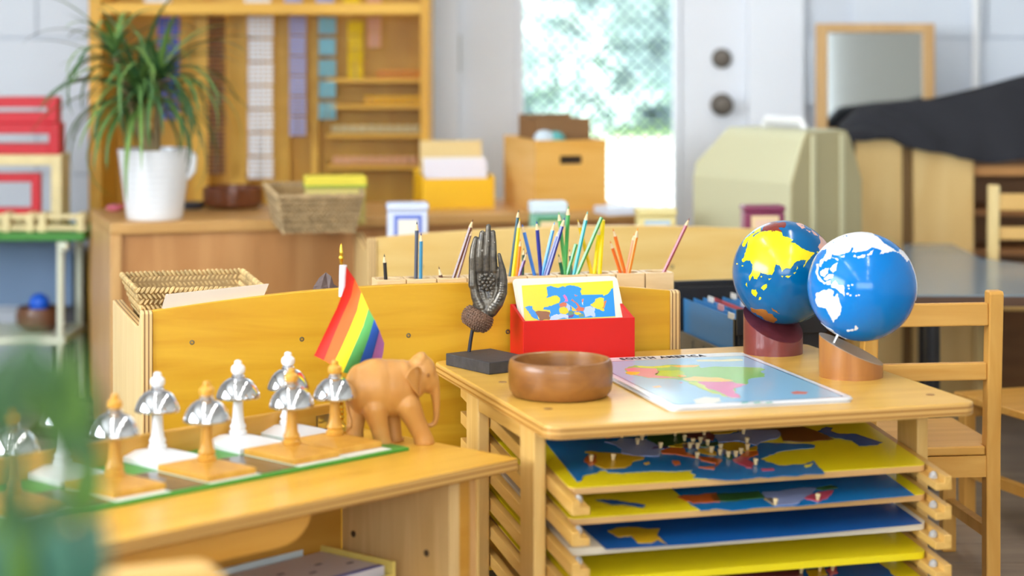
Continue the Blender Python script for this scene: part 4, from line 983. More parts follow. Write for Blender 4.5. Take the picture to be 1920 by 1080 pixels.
# ================================================================== SEAGRASS BASKET with laminated cards, rock (on the first unit)
def wicker(label, corners, zr, zb, inset_, m_a, rows=6, step=.0085, cat='basket', rimk=1.35):
    """corners: rim points (front-left, front-right, back-right, back-left) on plane zr"""
    c = [Vector((p.x, p.y, 0)) for p in corners]; cen = sum(c, Vector()) / 4
    t = thing('basket', label, cat, (cen.x, cen.y, zb))
    m_ = MB(); H_ = zr - zb
    for r_ in range(rows + 1):
        f = r_ / rows; k = inset_ + (1 - inset_) * f; z = H_ * f * .98 + .004
        P = [(p - cen) * k for p in c]
        for e in range(4):
            a, b = P[e], P[(e + 1) % 4]; d = (b - a); L = d.length; n = max(4, int(L / step)); d.normalize(); nr = Vector((d.y, -d.x, 0))
            for i in range(n):
                q = a + d * (L * (i + .5) / n); tilt = R(38) * (1 if (r_ + 0) % 2 else -1); s = (rimk if r_ == rows else 1)
                mm = Matrix.Translation((q.x, q.y, z)) @ d.to_track_quat('X', 'Z').to_matrix().to_4x4() @ Matrix.Rotation(tilt, 4, 'Y')
                j = random.uniform(.85, 1.1)
                m_.ball((0, 0, 0), (step * .36 * s * j, .0042 * s, H_ / rows * .72 * j), 6, 4, mm)
    o = m_.build('weave', m_a, t, smooth=True); o['kind'] = 'stuff'
    inn = MB(); P0 = [(p - cen) * (inset_ * .97) for p in c]; P1 = [(p - cen) * .985 for p in c]
    vs = [(p.x, p.y, .002) for p in P0] + [(p.x, p.y, H_ * .97) for p in P1]
    vs += [(p.x * .985, p.y * .985, .004) for p in P0] + [(p.x * .985, p.y * .985, H_ * .97) for p in P1]
    fs = [(0, 1, 5, 4), (1, 2, 6, 5), (2, 3, 7, 6), (3, 0, 4, 7), (3, 2, 1, 0), (8, 12, 13, 9), (9, 13, 14, 10), (10, 14, 15, 11), (11, 15, 12, 8), (8, 9, 10, 11), (4, 5, 13, 12), (5, 6, 14, 13), (6, 7, 15, 14), (7, 4, 12, 15)]
    inn.add(vs, fs).build('lining', mat('basket_core', C(150, 120, 76), .8), t)
    return t
M_sea_g = mat('seagrass', C(196, 166, 112), .75, noise=.35, nscale=45)
zr = Z_SH + .078
cs = [G(255, 547, zr), G(497, 545, zr), G(455, 511, zr), G(228, 518, zr)]
wicker('woven seagrass basket holding laminated cards, at the left of the shelf unit', cs, zr, Z_SH, .78, M_sea_g, rows=7)
def lam(k, dy, lab):
    fr_ = Frame(UF.w(0, .075 + dy, 0), TH + R(2), R(97))
    P = [fr_.hit(*q) for q in ((314 + k, 552), (504 + k, 532), (490 + k, 566), (303 + k, 590))]
    y0 = min(p[1] for p in P)
    o = MB().prism(P, -.0008, .0008).build('laminated_card', mat('card_translucent', C(232, 216, 198), .3, coat=.3), None, fr_.loc, fr_.rot())
    tag(o, lab, 'card', 'laminated cards leaning on the basket')
lam(0, 0, 'front laminated white card leaning in the seagrass basket'); lam(-3, .006, 'rear laminated card, mostly hidden behind the front one in the basket')
rk = W(611, 552, 4.16); m_ = MB(); rnd = random.Random(3)
m_.ball((0, 0, .018), (.032, .026, .022), 10, 7)
m_.v = [(x * rnd.uniform(.82, 1.12), y * rnd.uniform(.82, 1.12), max(0, z * rnd.uniform(.85, 1.18))) for x, y, z in m_.v]
zt0 = W(611, 521, 4.16).z - Z_SH
for i, v in enumerate(m_.v): m_.v[i] = (v[0], v[1], v[2] * zt0 / .042)
tag(m_.build('rock', mat('dark_rock', C(88, 70, 66), .55, noise=.35, nscale=40, bump=.5), None, (rk.x, rk.y, Z_SH)), 'small dark brown faceted rock behind the flag pole', 'rock')

# ================================================================== BLACK FILE CRATE with hanging folders
zc_ = CH - .593; nc = G(1385, 582, zc_); CF = Frame((nc.x, nc.y, 0), R(14)); cw, cd = .18, .39; cz0 = .14
t = thing('file_crate', 'black plastic file crate with legs, standing behind the map stand', 'crate', (nc.x, nc.y, 0), R(14))
M_tau = mat('crate_taupe', C(120, 112, 98), .6)
MB().box(0, .006, .012, cd - .012, cz0, zc_ - .092).build('side_wall', M_tau, t, bevel=.001)
for y in (.07, .14, .21, .28): MB().box(-.0035, 0, y, y + .012, cz0, zc_ - .10).build('rib', M_tau, t)
MB().box(cw - .006, cw, 0, cd, cz0, zc_).build('side_wall', M_black, t)
MB().box(0, cw, 0, .008, cz0, zc_).build('front_wall', M_black, t, bevel=.002)
MB().box(-.006, cw + .004, -.008, 0, zc_ - .05, zc_ + .003).build('rim', M_black, t, bevel=.002)
MB().box(0, cw, cd - .008, cd, cz0, zc_).build('back_wall', M_black, t, bevel=.002)
MB().box(-.006, cw + .004, cd, cd + .01, zc_ - .03, zc_ + .012).build('rim', M_black, t, bevel=.002)
MB().box(0, cw, 0, cd, cz0 - .008, cz0).build('crate_floor', M_black, t)
for x in (0, cw - .02):
    for y in (0, cd - .02): MB().box(x, x + .02, y, y + .02, 0, cz0 - .008).build('leg', M_black, t)
for y in (.012, cd - .02): MB().box(-.004, .004, y, y + .01, cz0, zc_ - .02).build('corner_post', M_black, t)
M_fold = mat('folder_blue', C(66, 138, 200), .5); M_fold2 = mat('folder_red', C(214, 92, 96), .5)
tabs = [C(235, 232, 226), C(226, 160, 160), C(238, 236, 232), C(214, 92, 96), C(238, 238, 240), C(232, 225, 215)]
for k in range(8):
    x = .012 + k * .022; lean = -.006
    fo_ = thing('hanging_folder', '%s hanging folder from the near side of the black crate' % ('blue front', 'second blue', 'third blue', 'red', 'fifth blue', 'sixth blue', 'seventh blue', 'rearmost blue')[k], 'folder', CF.w(x, .02, cz0), R(14), 'hanging folders in the crate')
    zt_f = zc_ - cz0 - .022
    MB().add([(0, 0, .002), (0, cd - .04, .002), (lean * .6, cd - .04, zt_f), (lean * .6, 0, zt_f), (.0015, 0, .002), (.0015, cd - .04, .002), (lean * .6 + .0015, cd - .04, zt_f), (lean * .6 + .0015, 0, zt_f)], [(0, 3, 2, 1), (4, 5, 6, 7), (0, 1, 5, 4), (1, 2, 6, 5), (2, 3, 7, 6), (3, 0, 4, 7)]).build('leaf', M_fold2 if k == 3 else M_fold, fo_)
    y0 = .03 + .042 * ((k * 3) % 8); MB().box(lean * .6 - .001, lean * .6 + .0016, y0, y0 + .034, zt_f - .004, zt_f + .008).build('tab', mat('tab_%d' % (k % 6), tabs[k % 6], .4), fo_)

# ================================================================== TINS on the second unit
U2F = Frame((u2.x, u2.y, 0), R(9)); zt2 = u2.z - .05
def tin(px0, px1, pyt, D, c_body, c_lid, c_win, c_in, label, lidh=.02):
    a = W((px0 + px1) / 2, pyt, D); wd = (px1 - px0) * D / F; h_ = a.z - zt2
    t = thing('tin_box', label, 'tin', (a.x, a.y, zt2), R(6), 'tins on the second shelf unit')
    MB().box(-wd / 2, wd / 2, 0, .06, 0, h_ - lidh).build('body', c_body, t, bevel=.006, seg=3)
    MB().box(-wd / 2 - .002, wd / 2 + .002, -.002, .062, h_ - lidh + .0003, h_).build('lid', c_lid, t, bevel=.006, seg=3)
    MB().box(-wd * .34, wd * .34, -.0012, -.0002, .01, h_ - lidh - .008).build('label_border', c_win, t)
    MB().box(-wd * .25, wd * .25, -.0022, -.0013, .01, h_ - lidh - .018).build('label_print', c_in, t)
tin(727, 803, 381, 5.32, mat('tin_lilac', C(206, 216, 240), .4), mat('tin_lilac', C(0, 0, 0)), mat('tin_blue', C(98, 120, 206), .4), mat('tin_paper', C(226, 226, 220), .5), 'pale lilac tin with a blue window border on the second shelf unit')
tin(996, 1064, 379, 5.36, mat('tin_green', C(120, 176, 156), .4), mat('tin_sky', C(206, 224, 238), .4), mat('tin_dkgreen', C(60, 130, 84), .4), mat('tin_cream', C(226, 204, 160), .5), 'green tin with a pale blue lid behind the blue pencils', .028)
tin(1197, 1269, 391, 5.40, mat('tin_straw', C(222, 210, 150), .4), mat('tin_straw', C(0, 0, 0)), mat('tin_pblue', C(176, 200, 216), .4), mat('tin_paper', C(0, 0, 0)), 'straw yellow tin with a pale blue label on the second shelf unit')
tin(1396, 1473, 386, 5.46, mat('tin_maroon', C(130, 54, 88), .4), mat('tin_maroon', C(0, 0, 0)), mat('tin_cream', C(0, 0, 0)), mat('tin_pink', C(226, 196, 176), .5), 'maroon tin with a cream label behind the yellow and blue globe', .016)
# ================================================================== LONG CABINET at the back with things on it
ZCB = CH - .527; co = G(207, 420, ZCB); CBF = Frame((co.x, co.y, 0), TH); CL, CD = 1.42, .43
t = thing('long_cabinet', 'long honey-brown wooden cabinet with a recessed back, carrying the potted plant', 'cabinet', (co.x, co.y, 0), TH)
M_cab = wood('cabinet_honey', C(200, 152, 88), C(214, 168, 104), 'x', 3, 9, .4); M_cabz = wood('cabinet_honey_z', C(206, 156, 96), C(222, 178, 118), 'z', 3, 9, .4)
M_cabp = wood('cabinet_panel', C(184, 128, 74), C(204, 150, 94), 'z', 2, 7, .45)
MB().box(0, CL, 0, CD, ZCB - .028, ZCB).build('top', M_cab, t, bevel=.004)
for x in (0, CL - .028): MB().box(x, x + .028, 0, CD, 0, ZCB - .0282).build('side_panel', M_cabz, t, bevel=.004)
for k in range(4):
    x0 = .0285 + k * (CL - .057) / 4; MB().box(x0 + .0004, x0 + (CL - .057) / 4 - .0004, .014, .026, .03, ZCB - .0285).build('back_panel', M_cabp, t)
MB().box(.0285, CL - .0285, .03, CD - .01, .03, .05).build('bottom_shelf', M_cab, t)

# potted dracaena
pp = G(290, 411, ZCB); pm = pp.y / F
t = thing('potted_plant', 'spiky green dracaena in a white ceramic pot with a side handle, on the long cabinet', 'plant', pp)
r1, r0_, h_ = 69 * pm, 52 * pm, 132 * pm
prof = [(r0_ * .92, 0), (r0_, .004)]
for i in range(1, 11):
    f = i / 11; rr = r0_ + (r1 - r0_) * f; prof += [(rr, h_ * f), (rr + .0012, h_ * f + .004), (rr, h_ * f + .008)]
prof += [(r1 * 1.01, h_ - .004), (r1 * 1.01, h_), (r1 * .95, h_), (r1 * .92, h_ - .03), (.001, h_ - .031)]
pot = MB().lathe(prof, 40).build('pot', mat('white_ceramic', C(238, 240, 244), .3, coat=.3), t, None, None, True)
MB().tube([(r1 * .98, -.01, h_ - .008), (r1 * 1.07, -.012, h_ - .02), (r1 * 1.05, -.012, h_ - .055), (r1 * .9, -.01, h_ - .075)], [.008, .010, .009, .006], 10).build('handle', mat('white_ceramic', C(0, 0, 0)), pot, smooth=True)
MB().lathe([(r1 * .915, 0), (r1 * .91, .003), (.001, .004)], 24).build('soil', mat('soil', C(70, 52, 40), .9, noise=.3), pot, (0, 0, h_ - .0305))
M_leaf = [mat('leaf_a', C(84, 122, 62), .45, spec=.4), mat('leaf_b', C(112, 148, 72), .45), mat('leaf_c', C(66, 106, 60), .45)]
M_stemp = mat('plant_stem', C(140, 120, 84), .8, noise=.2)
rnd = random.Random(11)
def leaf(origin, az, el, L, wd, droop, m, parent):
    n = 10; vs = []; fs = []; p = Vector(origin); e = el
    side = Vector((-math.sin(az), math.cos(az), 0))
    for i in range(n + 1):
        f = i / n; w_ = wd * (math.sin(PI * (.12 + .88 * f) ** .8) ** .6 if f < 1 else .02) * (1 - .25 * f)
        d = Vector((math.cos(az) * math.cos(e), math.sin(az) * math.cos(e), math.sin(e)))
        up = side.cross(d).normalized() * -1
        vs += [p - side * w_ / 2 + up * w_ * .18, p, p + side * w_ / 2 + up * w_ * .18]
        p = p + d * (L / n); e -= droop / n * (1 + f)
    for i in range(n): a = i * 3; fs += [(a, a + 1, a + 4, a + 3), (a + 1, a + 2, a + 5, a + 4)]
    return MB().add(vs, fs).build('leaf', m, parent, smooth=True, angle=180)
for cx, cz, nl, Lm in ((262, 185, 76, .31), (215, 105, 26, .26), (300, 145, 34, .28)):
    top = Vector(((cx - 290) * pm, 0, (411 - cz) * pm))
    MB().tube([(0 + top.x * .1, 0, h_ - .03), (top.x * .6, 0, h_ + (top.z - h_) * .5), top], [.012, .010, .008], 8).build('stem', M_stemp, t, smooth=True)
    for i in range(nl):
        az = 2.39996 * i + rnd.uniform(-.3, .3); f = i / nl
        leaf(top + Vector((0, 0, -.02 + .03 * f)), az, R(-5 + 75 * f + rnd.uniform(-12, 12)), Lm * rnd.uniform(.75, 1.12), rnd.uniform(.013, .019), R(95 - 45 * f + rnd.uniform(-20, 30)), M_leaf[rnd.randrange(3)], t)

q_d = G(362, 392, ZCB)
o = MB().lathe([(.022, 0), (.03, .006), (.032, .014), (.026, .020), (.001, .021)], 20).build('black_dish', mat('black_dish', C(44, 46, 56), .4), None, (q_d.x, q_d.y, ZCB), None, True); tag(o, 'small black dish right of the white plant pot', 'dish')
q_d = G(214, 396, ZCB)
t = thing('pink_toy', 'small pink toy behind the left side of the plant pot', 'toy', (q_d.x, q_d.y, ZCB))
MB().ball((0, 0, .009), (.022, .016, .009), 12, 8).build('body', mat('toy_pink', C(214, 110, 130), .5), t, smooth=True); MB().ball((.02, 0, .014), .007, 10, 6).build('head', mat('toy_red', C(190, 60, 70), .5), t, smooth=True)
# bowl, basket, yellow box on the long cabinet
b_ = G(437, 390, ZCB); rb_ = 57 * b_.y / F
tag(MB().lathe([(rb_ * .75, 0), (rb_ * .97, .012), (rb_, .03), (rb_ * .98, .055), (rb_ * .9, .058), (rb_ * .9, .03), (rb_ * .8, .015), (.001, .012)], 32).build('dark_bowl', mat('dark_wood_bowl', C(116, 62, 32), .3, coat=.3), None, b_, None, True), 'dark brown wooden bowl on the long cabinet beside the potted plant', 'bowl')
zr2 = ZCB + .085
cs = [G(520, 372, zr2), G(680, 370, zr2), G(672, 345, zr2), G(496, 348, zr2)]
M_sg2 = mat('grey_seagrass', C(176, 150, 110), .8, noise=.3, nscale=40)
wicker('grey-brown woven basket on the long cabinet with a yellow box in it', cs, zr2, ZCB, .84, M_sg2, rows=6, step=.010)
yb = sum(cs, Vector()) / 4
t = thing('yellow_package', 'yellow and green package lying in the basket on the long cabinet', 'package', (yb.x + .06, yb.y - .005, ZCB + .006), R(8))
MB().box(-.085, .06, -.04, .05, 0, .09).build('carton', mat('carton_kraft', C(206, 190, 110), .6), t, bevel=.004)
MB().box(-.088, .063, -.043, .053, .0905, .118).build('carton_lid', mat('carton_yellow', C(222, 204, 60), .5), t, bevel=.005)
MB().box(-.0885, .0635, -.0435, .0535, .092, .097).build('green_band', mat('carton_green', C(150, 176, 60), .5), t)
yo = G(792, 392, ZCB); YF = Frame((yo.x, yo.y, ZCB), R(12)); k_ = yo.y / F
t = thing('yellow_file_box', 'open yellow box on the long cabinet holding white cards', 'box', (yo.x, yo.y, ZCB), R(12))
M_ybox = mat('yellow_box', C(238, 186, 20), .45); bw_, bh_ = 138 * k_, 56 * k_
MB().box(0, bw_, 0, .006, 0, bh_).build('front_panel', M_ybox, t); MB().box(0, bw_, .13, .136, 0, bh_ * 1.25).build('back_panel', M_ybox, t)
for x in (0, bw_ - .006): MB().box(x, x + .006, .0062, .1298, 0, bh_ * 1.1).build('side_panel', M_ybox, t)
MB().box(.006, bw_ - .006, .006, .13, 0, .005).build('floor_panel', M_ybox, t)
for k, (y, hh, c, lab) in enumerate(((.03, 86, C(230, 226, 236), 'front white card in the yellow box'), (.05, 90, C(236, 232, 230), 'second white card in the yellow box'), (.095, 120, C(228, 200, 140), 'tall tan divider card at the back of the yellow box'))):
    o = MB().box(.012, bw_ - .014, 0, .004 if k < 2 else .01, 0, hh * k_).build('index_card', mat('index_card_%d' % k, c, .6), None, YF.w(0, y, .0055), (R(-4), 0, R(12))); tag(o, lab, 'card', 'cards in the yellow box')

# wooden box with hand hole, cardboard carton in it
wo = G(1005, 397, ZCB); wk = wo.y / F; WF = Frame((wo.x, wo.y, ZCB), R(17)); wl_, wh, wdp = 140 * wk, 133 * wk, .29
t = thing('wooden_box', 'square light-wood storage box with an oval hand hole, on the long cabinet', 'box', (wo.x, wo.y, ZCB), R(17))
M_wb = wood('box_birch', C(218, 160, 68), C(230, 178, 92), 'x', 3, 9, .4); M_wbs = wood('box_birch_side', C(226, 178, 100), C(236, 194, 124), 'y', 3, 9, .4)
# front panel with a real hole
hx0, hx1, hz0, hz1 = wl_ * .34, wl_ * .66, wh * .66, wh * .78
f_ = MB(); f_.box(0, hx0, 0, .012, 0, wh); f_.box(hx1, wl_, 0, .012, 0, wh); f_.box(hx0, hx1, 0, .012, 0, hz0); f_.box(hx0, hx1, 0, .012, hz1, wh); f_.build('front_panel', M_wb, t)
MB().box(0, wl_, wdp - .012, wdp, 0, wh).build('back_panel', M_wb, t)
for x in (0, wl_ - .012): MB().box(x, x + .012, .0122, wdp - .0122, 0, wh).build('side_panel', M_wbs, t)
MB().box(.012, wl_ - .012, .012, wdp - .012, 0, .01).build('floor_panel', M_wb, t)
MB().box(.0122, wl_ - .0122, .014, .02, .02, wh - .03).build('hole_shade', mat('hole_shade_dark', C(52, 40, 28), .8), t)  # dark sheet behind the hand hole, standing in for the shaded inside
cz = wh
t = thing('cardboard_carton', 'open brown cardboard carton sticking out of the wooden box', 'carton', WF.w(.02, .05, .0105), R(20))
M_kr = mat('kraft', C(134, 98, 62), .8)
cwid, ch_ = wl_ - .045, wh + .045
MB().box(0, cwid, 0, .004, 0, ch_).build('front_flap', M_kr, t); MB().box(0, cwid, .14, .144, 0, ch_ + .006).build('back_wall', M_kr, t)
for x in (0, cwid - .004): MB().box(x, x + .004, .004, .14, 0, ch_ - .004).build('side_wall', M_kr, t)
MB().box(.004, cwid - .004, .004, .14, 0, .004).build('carton_floor', M_kr, t)
for k, (x, c, lab) in enumerate(((.02, C(198, 214, 226), 'pale grey paper wad at the left rim of the wooden box'), (.05, C(90, 170, 170), 'teal packet poking out of the wooden box'))):
    o = MB().ball((0, 0, 0), (.028, .02, .022), 10, 7).build('paper_packet', mat('packet_%d' % k, c, .6), None, WF.w(x + .012, .030, wh + .005 - .004 * k)); tag(o, lab, 'packet')
MB  # noqa
fo2 = G(1175, 404, ZCB)
o = MB().box(-.07, .07, -.05, .05, 0, .02).build('white_folder', mat('white_folder', C(220, 226, 240), .5), None, (fo2.x, fo2.y + .05, ZCB), (0, 0, R(20)), bevel=.003); tag(o, 'white folder lying on the long cabinet right of the wooden box', 'folder')

# ================================================================== BEAD CABINET on the back wall
DB = 6.22; kb = DB / F
def bx(px): return (px - 960) * kb
def bz(py): return CH - (py - HY) * kb
t = thing('bead_cabinet', 'tall open amber wood cabinet with coloured bead chains hanging in rows', 'cabinet', (bx(485), DB, 0))
OX = bx(485); M_bc = wood('bead_cab', C(200, 146, 38), C(214, 164, 54), 'z', 2, 7, .45); M_bcx = wood('bead_cab_x', C(212, 160, 48), C(226, 176, 66), 'x', 2, 8, .45)
def bbox(nm, p0, p1, y0, y1, q0, q1, m): return MB().box(bx(p0) - OX, bx(p1) - OX, y0, y1, bz(q1), bz(q0)).build(nm, m, t)
ztop = 1.62
MB().box(bx(166) - OX, bx(806) - OX, .25, .27, .05, ztop).build('back_board', M_bc, t)
for p0, p1 in ((166, 190), (788, 806)): MB().box(bx(p0) - OX, bx(p1) - OX, 0, .2498, 0, ztop).build('side_panel', M_bc, t, bevel=.003)
bbox('rail', 190.2, 787.8, 0, .2, 6, 26, M_bcx)
MB().box(bx(190.2) - OX, bx(787.8) - OX, 0, .2, .30, .325).build('shelf', M_bcx, t); MB().box(bx(190.2) - OX, bx(787.8) - OX, 0, .2, ztop - .03, ztop).build('top', M_bcx, t)
for p0, p1 in ((418, 448), (508, 530), (572, 586), (345, 372)): bbox('divider', p0, p1, .19, .2498, 26.5, 395, M_bcx)
for q in (150, 200, 256, 316): bbox('bar_shelf', 605, 787.5, .12, .2498, q, q + 7, M_bcx)
bead_cache = {}
def bead_sq(nx, nz, wd, hh):
    key = (nx, nz, round(wd, 4), round(hh, 4))
    if key not in bead_cache:
        m_ = MB()
        for i in range(nx):
            for j in range(nz): m_.ball((-wd / 2 + wd * (i + .5) / nx, 0, -hh * (j + .5) / nz), (wd / nx * .55, min(wd / nx, .01) * .6, hh / nz * .52), 7, 5)
        bead_cache[key] = m_.mesh('bead_square')
    return bead_cache[key]
def chain_(p0, p1, q0, q1, n, c, label, y=.12, gap=.12):
    t = thing('bead_chain', label, 'bead chain', (bx((p0 + p1) / 2), DB + y, bz(q0)), 0, 'bead chains in the cabinet')
    m = mat('beads_%d_%d_%d' % c, C(*c), .3, coat=.4); wd = (p1 - p0) * kb; st_ = (q1 - q0) * kb / n
    me = bead_sq(5, 5, wd, st_ * (1 - gap))
    for i in range(n): mkobj('bead_square', me, m, t, (0, 0, -st_ * i), (0, 0, R(12) * (-1) ** i), True)
    MB().tube([(0, 0, .004), (0, -.005, -(q1 - q0) * kb)], .0014, 6).build('wire', M_steel, t)
    MB().tube([(0, .0, (q0 - 27) * kb - .002), (0, .0, 0)], .002, 6).build('hook', M_gold, t)
W_ = (238, 238, 240)
chain_(455, 504, 30, 345, 7, W_, 'long white bead chain hanging in the amber cabinet', gap=.08)
chain_(534, 567, 30, 262, 6, (176, 180, 222), 'lavender bead chain hanging right of the white one', gap=.06)
chain_(590, 624, 32, 236, 5, (132, 206, 224), 'light blue bead chain hanging between lavender and yellow', gap=.2)
chain_(646, 676, 40, 152, 4, (244, 212, 10), 'short yellow bead chain hanging in the amber cabinet', gap=.05)
chain_(684, 710, 32, 92, 2, (226, 170, 140), 'short pink bead chain right of the yellow one', gap=.05)
chain_(283, 325, 32, 232, 5, (34, 88, 196), 'blue bead chain behind the dracaena leaves', gap=.1)
chain_(378, 412, 30, 335, 7, (112, 70, 44), 'long brown bead chain right of the plant', gap=.04)
def bar_(p0, p1, q, c, label):
    t = thing('bead_bar', label, 'bead bar', (bx((p0 + p1) / 2), DB + .15, bz(q)), 0, 'bead bars on the small ledges')
    m = mat('beads_%d_%d_%d' % c, C(*c), .3, coat=.4)
    mkobj('beads', bead_sq(10, 2, (p1 - p0) * kb, 16 * kb), m, t, (0, 0, 16.5 * kb), None, True); MB().tube([(-(p1 - p0) / 2 * kb, 0, 8 * kb), ((p1 - p0) / 2 * kb, 0, 8 * kb)], .0014, 6).build('wire', M_steel, t)
bar_(700, 785, 150, (226, 150, 70), 'orange bead bar on the top small ledge'); bar_(676, 785, 200, (238, 182, 30), 'yellow bead bar on the second small ledge')
bar_(612, 785, 256, (206, 190, 140), 'pale green bead bar on the third small ledge'); bar_(616, 780, 316, (222, 166, 120), 'pink bead bar on the lowest small ledge')
for p0, p1, c, lab in ((452, 502, W_, 'white'), (528, 562, (176, 180, 222), 'lavender'), (588, 622, (132, 206, 224), 'light blue'), (640, 672, (244, 212, 10), 'yellow'), (685, 712, (226, 170, 140), 'pink'), (262, 312, (34, 88, 196), 'blue')):
    t = thing('bead_stack', lab + ' bead squares lying on top of the cabinet rail', 'beads', (bx((p0 + p1) / 2), DB + .07, bz(6)), 0, 'bead squares on the rail')
    m = mat('beads_%d_%d_%d' % c, C(*c), .3, coat=.4); me = bead_sq(5, 4, (p1 - p0) * kb, .05)
    mkobj('bead_square', me, m, t, (0, 0, .0505), None, True); mkobj('bead_square', me, m, t, (0, .02, .0505), None, True)

# ================================================================== LEFT: metal rack with red frames
DL = 5.95; kl = DL / F
def lx(px): return (px - 960) * kl
def lz(py): return CH - (py - HY) * kl
t = thing('green_rack', 'white metal rack with a green top shelf at the left edge of the room', 'rack', (lx(20), DL, 0))
LO = lx(20)
M_wmet = mat('white_metal', C(222, 226, 206), .4)
MB().box(lx(-140) - LO, lx(158) - LO, 0, .30, lz(452), lz(437)).build('top_shelf', mat('shelf_green', C(64, 138, 50), .5), t, bevel=.003)
MB().box(lx(-140) - LO, lx(122) - LO, .0, .28, lz(650), lz(633)).build('lower_shelf', M_wmet, t, bevel=.003)
for x, y in ((lx(112), .012), (lx(112), .27), (lx(-130), .012), (lx(-130), .27)):
    MB().tube([(x - LO, y, 0), (x - LO, y, lz(454))], .0105, 12).build('post', M_wmet, t, smooth=True)
MB().ball((lx(121) - LO, -.002, lz(462)), .014, 10, 8).build('post_cap', M_wmet, t, smooth=True)
MB().box(lx(-140) - LO, lx(96) - LO, .285, .29, lz(600), lz(456)).build('back_panel', mat('blue_grey_panel', C(120, 146, 182), .6), t)
# slotted pale wood rack on the green shelf
zg = lz(437)
t = thing('slotted_rack', 'pale wood slotted rack lying on the green shelf', 'rack', (lx(20), DL + .03, zg + .0002)); M_pw = mat('pale_wood', C(232, 214, 160), .5, noise=.06)
for q in (434, 412): MB().box(lx(-120) - LO, lx(158) - LO, 0, .016, lz(q) - zg, lz(q - 8) - zg).build('rail', M_pw, t)
for p in (-60, 0, 45, 68, 140): MB().box(lx(p) - LO, lx(p + 14) - LO, -.008, .06, 0, lz(402) - zg).build('upright', M_pw, t, bevel=.002)
# pale frame with red inner frame, red frames on top
def frame_(name, p0, p1, q0, q1, wpx, y, m, label, dpt=.03):
    t = thing(name, label, 'frame', (lx((p0 + p1) / 2), DL + y, lz(q1))); o = (p0 + p1) / 2
    a, b = lx(p0) - lx(o), lx(p1) - lx(o); h = lz(q0) - lz(q1); w_ = wpx * kl
    MB().box(a, a + w_, 0, dpt, 0, h).build('stile', m, t, bevel=.002); MB().box(b - w_, b, 0, dpt, 0, h).build('stile', m, t, bevel=.002)
    MB().box(a + w_, b - w_, 0, dpt, h - w_, h).build('rail', m, t, bevel=.002); MB().box(a + w_, b - w_, 0, dpt, 0, w_).build('rail', m, t, bevel=.002)
    return t
M_redf = mat('red_frame', C(204, 28, 44), .45)
frame_('pale_frame', -80, 98, 296, 436, 20, .12, M_pw, 'pale wooden open frame standing on the green shelf', .12)
frame_('red_frame', -80, 54, 332, 415, 17, .14, M_redf, 'small red frame inside the pale wooden frame', .03)
frame_('red_frame', -80, 92, 236, 295.5, 20, .13, M_redf, 'wide red frame on top of the pale wooden frame', .08)
frame_('red_frame', -80, 86, 186, 235.5, 20, .15, M_redf, 'topmost red frame at the left edge of the picture', .06)
# bowl and blue ball on the lower shelf
zl = lz(633); b_ = (lx(55), DL + .12, zl + .0002); rr = 44 * kl
tag(MB().lathe([(rr * .6, 0), (rr * .95, .02), (rr, .045), (rr * .9, .066), (rr * .85, .064), (rr * .85, .03), (.001, .02)], 28).build('brown_pot', mat('brown_pot', C(110, 70, 48), .35), None, b_, None, True), 'round brown pot on the lower rack shelf under the blue ball', 'pot')
tag(MB().ball((0, 0, 0), .028, 18, 12).build('blue_ball', mat('blue_ball', C(20, 96, 220), .4), None, (lx(56), DL + .12, lz(580)), None, True), 'bright blue ball resting in the brown pot on the rack', 'ball')
# dark crate in the gap between rack and cabinet
tag(MB().box(-.045, .045, 0, .2, 0, .4).build('grey_bin', mat('grey_bin', C(88, 88, 92), .6), None, (-1.252, 6.30, 0), None, bevel=.01), 'dark grey bin standing between the rack and the long cabinet', 'bin')

# ================================================================== RIGHT SIDE
# standing mirror
DM = 6.43; km = DM / F
mz0 = CH - (262 - HY) * km; t = thing('framed_mirror', 'upright mirror in a light wooden frame leaning by the right wall', 'mirror', ((1642 - 960) * km, DM, mz0))
M_mf = wood('mirror_frame', C(196, 154, 98), C(212, 172, 116), 'z', 4, 9, .5); hw, hm, fw = 111 * km, 218 * km, 21 * km
for s in (-1, 1): MB().box(min(s * hw, s * (hw - fw)), max(s * hw, s * (hw - fw)), 0, .03, 0, hm).build('stile', M_mf, t, bevel=.003)
MB().box(-hw + fw, hw - fw, 0, .03, hm - fw * .8, hm).build('rail', M_mf, t, bevel=.003); MB().box(-hw + fw, hw - fw, 0, .03, 0, fw).build('rail', M_mf, t, bevel=.003)
MB().box(-hw + fw, hw - fw, .012, .016, fw, hm - fw * .8).build('mirror_glass', mat('mirror_glass', C(190, 196, 196), .06, 1), t, rot=(R(-3), 0, 0))
t = thing('low_bookcase', 'low brown bookcase under the framed mirror', 'bookcase', ((1642 - 960) * km, DM - .03, 0))
M_bkc = wood('bookcase_brown', C(150, 104, 58), C(170, 122, 72), 'x', 3, 8, .5)
MB().box(-.22, .22, 0, .19, mz0 - .022, mz0 - .0005).build('top', M_bkc, t)
for x in (-.22, .2): MB().box(x, x + .02, 0, .19, 0, mz0 - .0222).build('side_panel', M_bkc, t)
for z in (.05, .28, .5): MB().box(-.1998, .1998, 0, .185, z, z + .018).build('shelf', M_bkc, t)
MB().box(-.1998, .1998, .186, .19, 0, mz0 - .0222).build('back_panel', M_bkc, t)
# cable conduit on the wall
o = MB().tube([((1832 - 960) / F * 6.56, YB - .022, 0), ((1832 - 960) / F * 6.56, YB - .022, 1.9)], .0118, 10).build('wall_conduit', M_white, None, smooth=True); tag(o, 'thin white conduit running up the right wall', 'conduit')

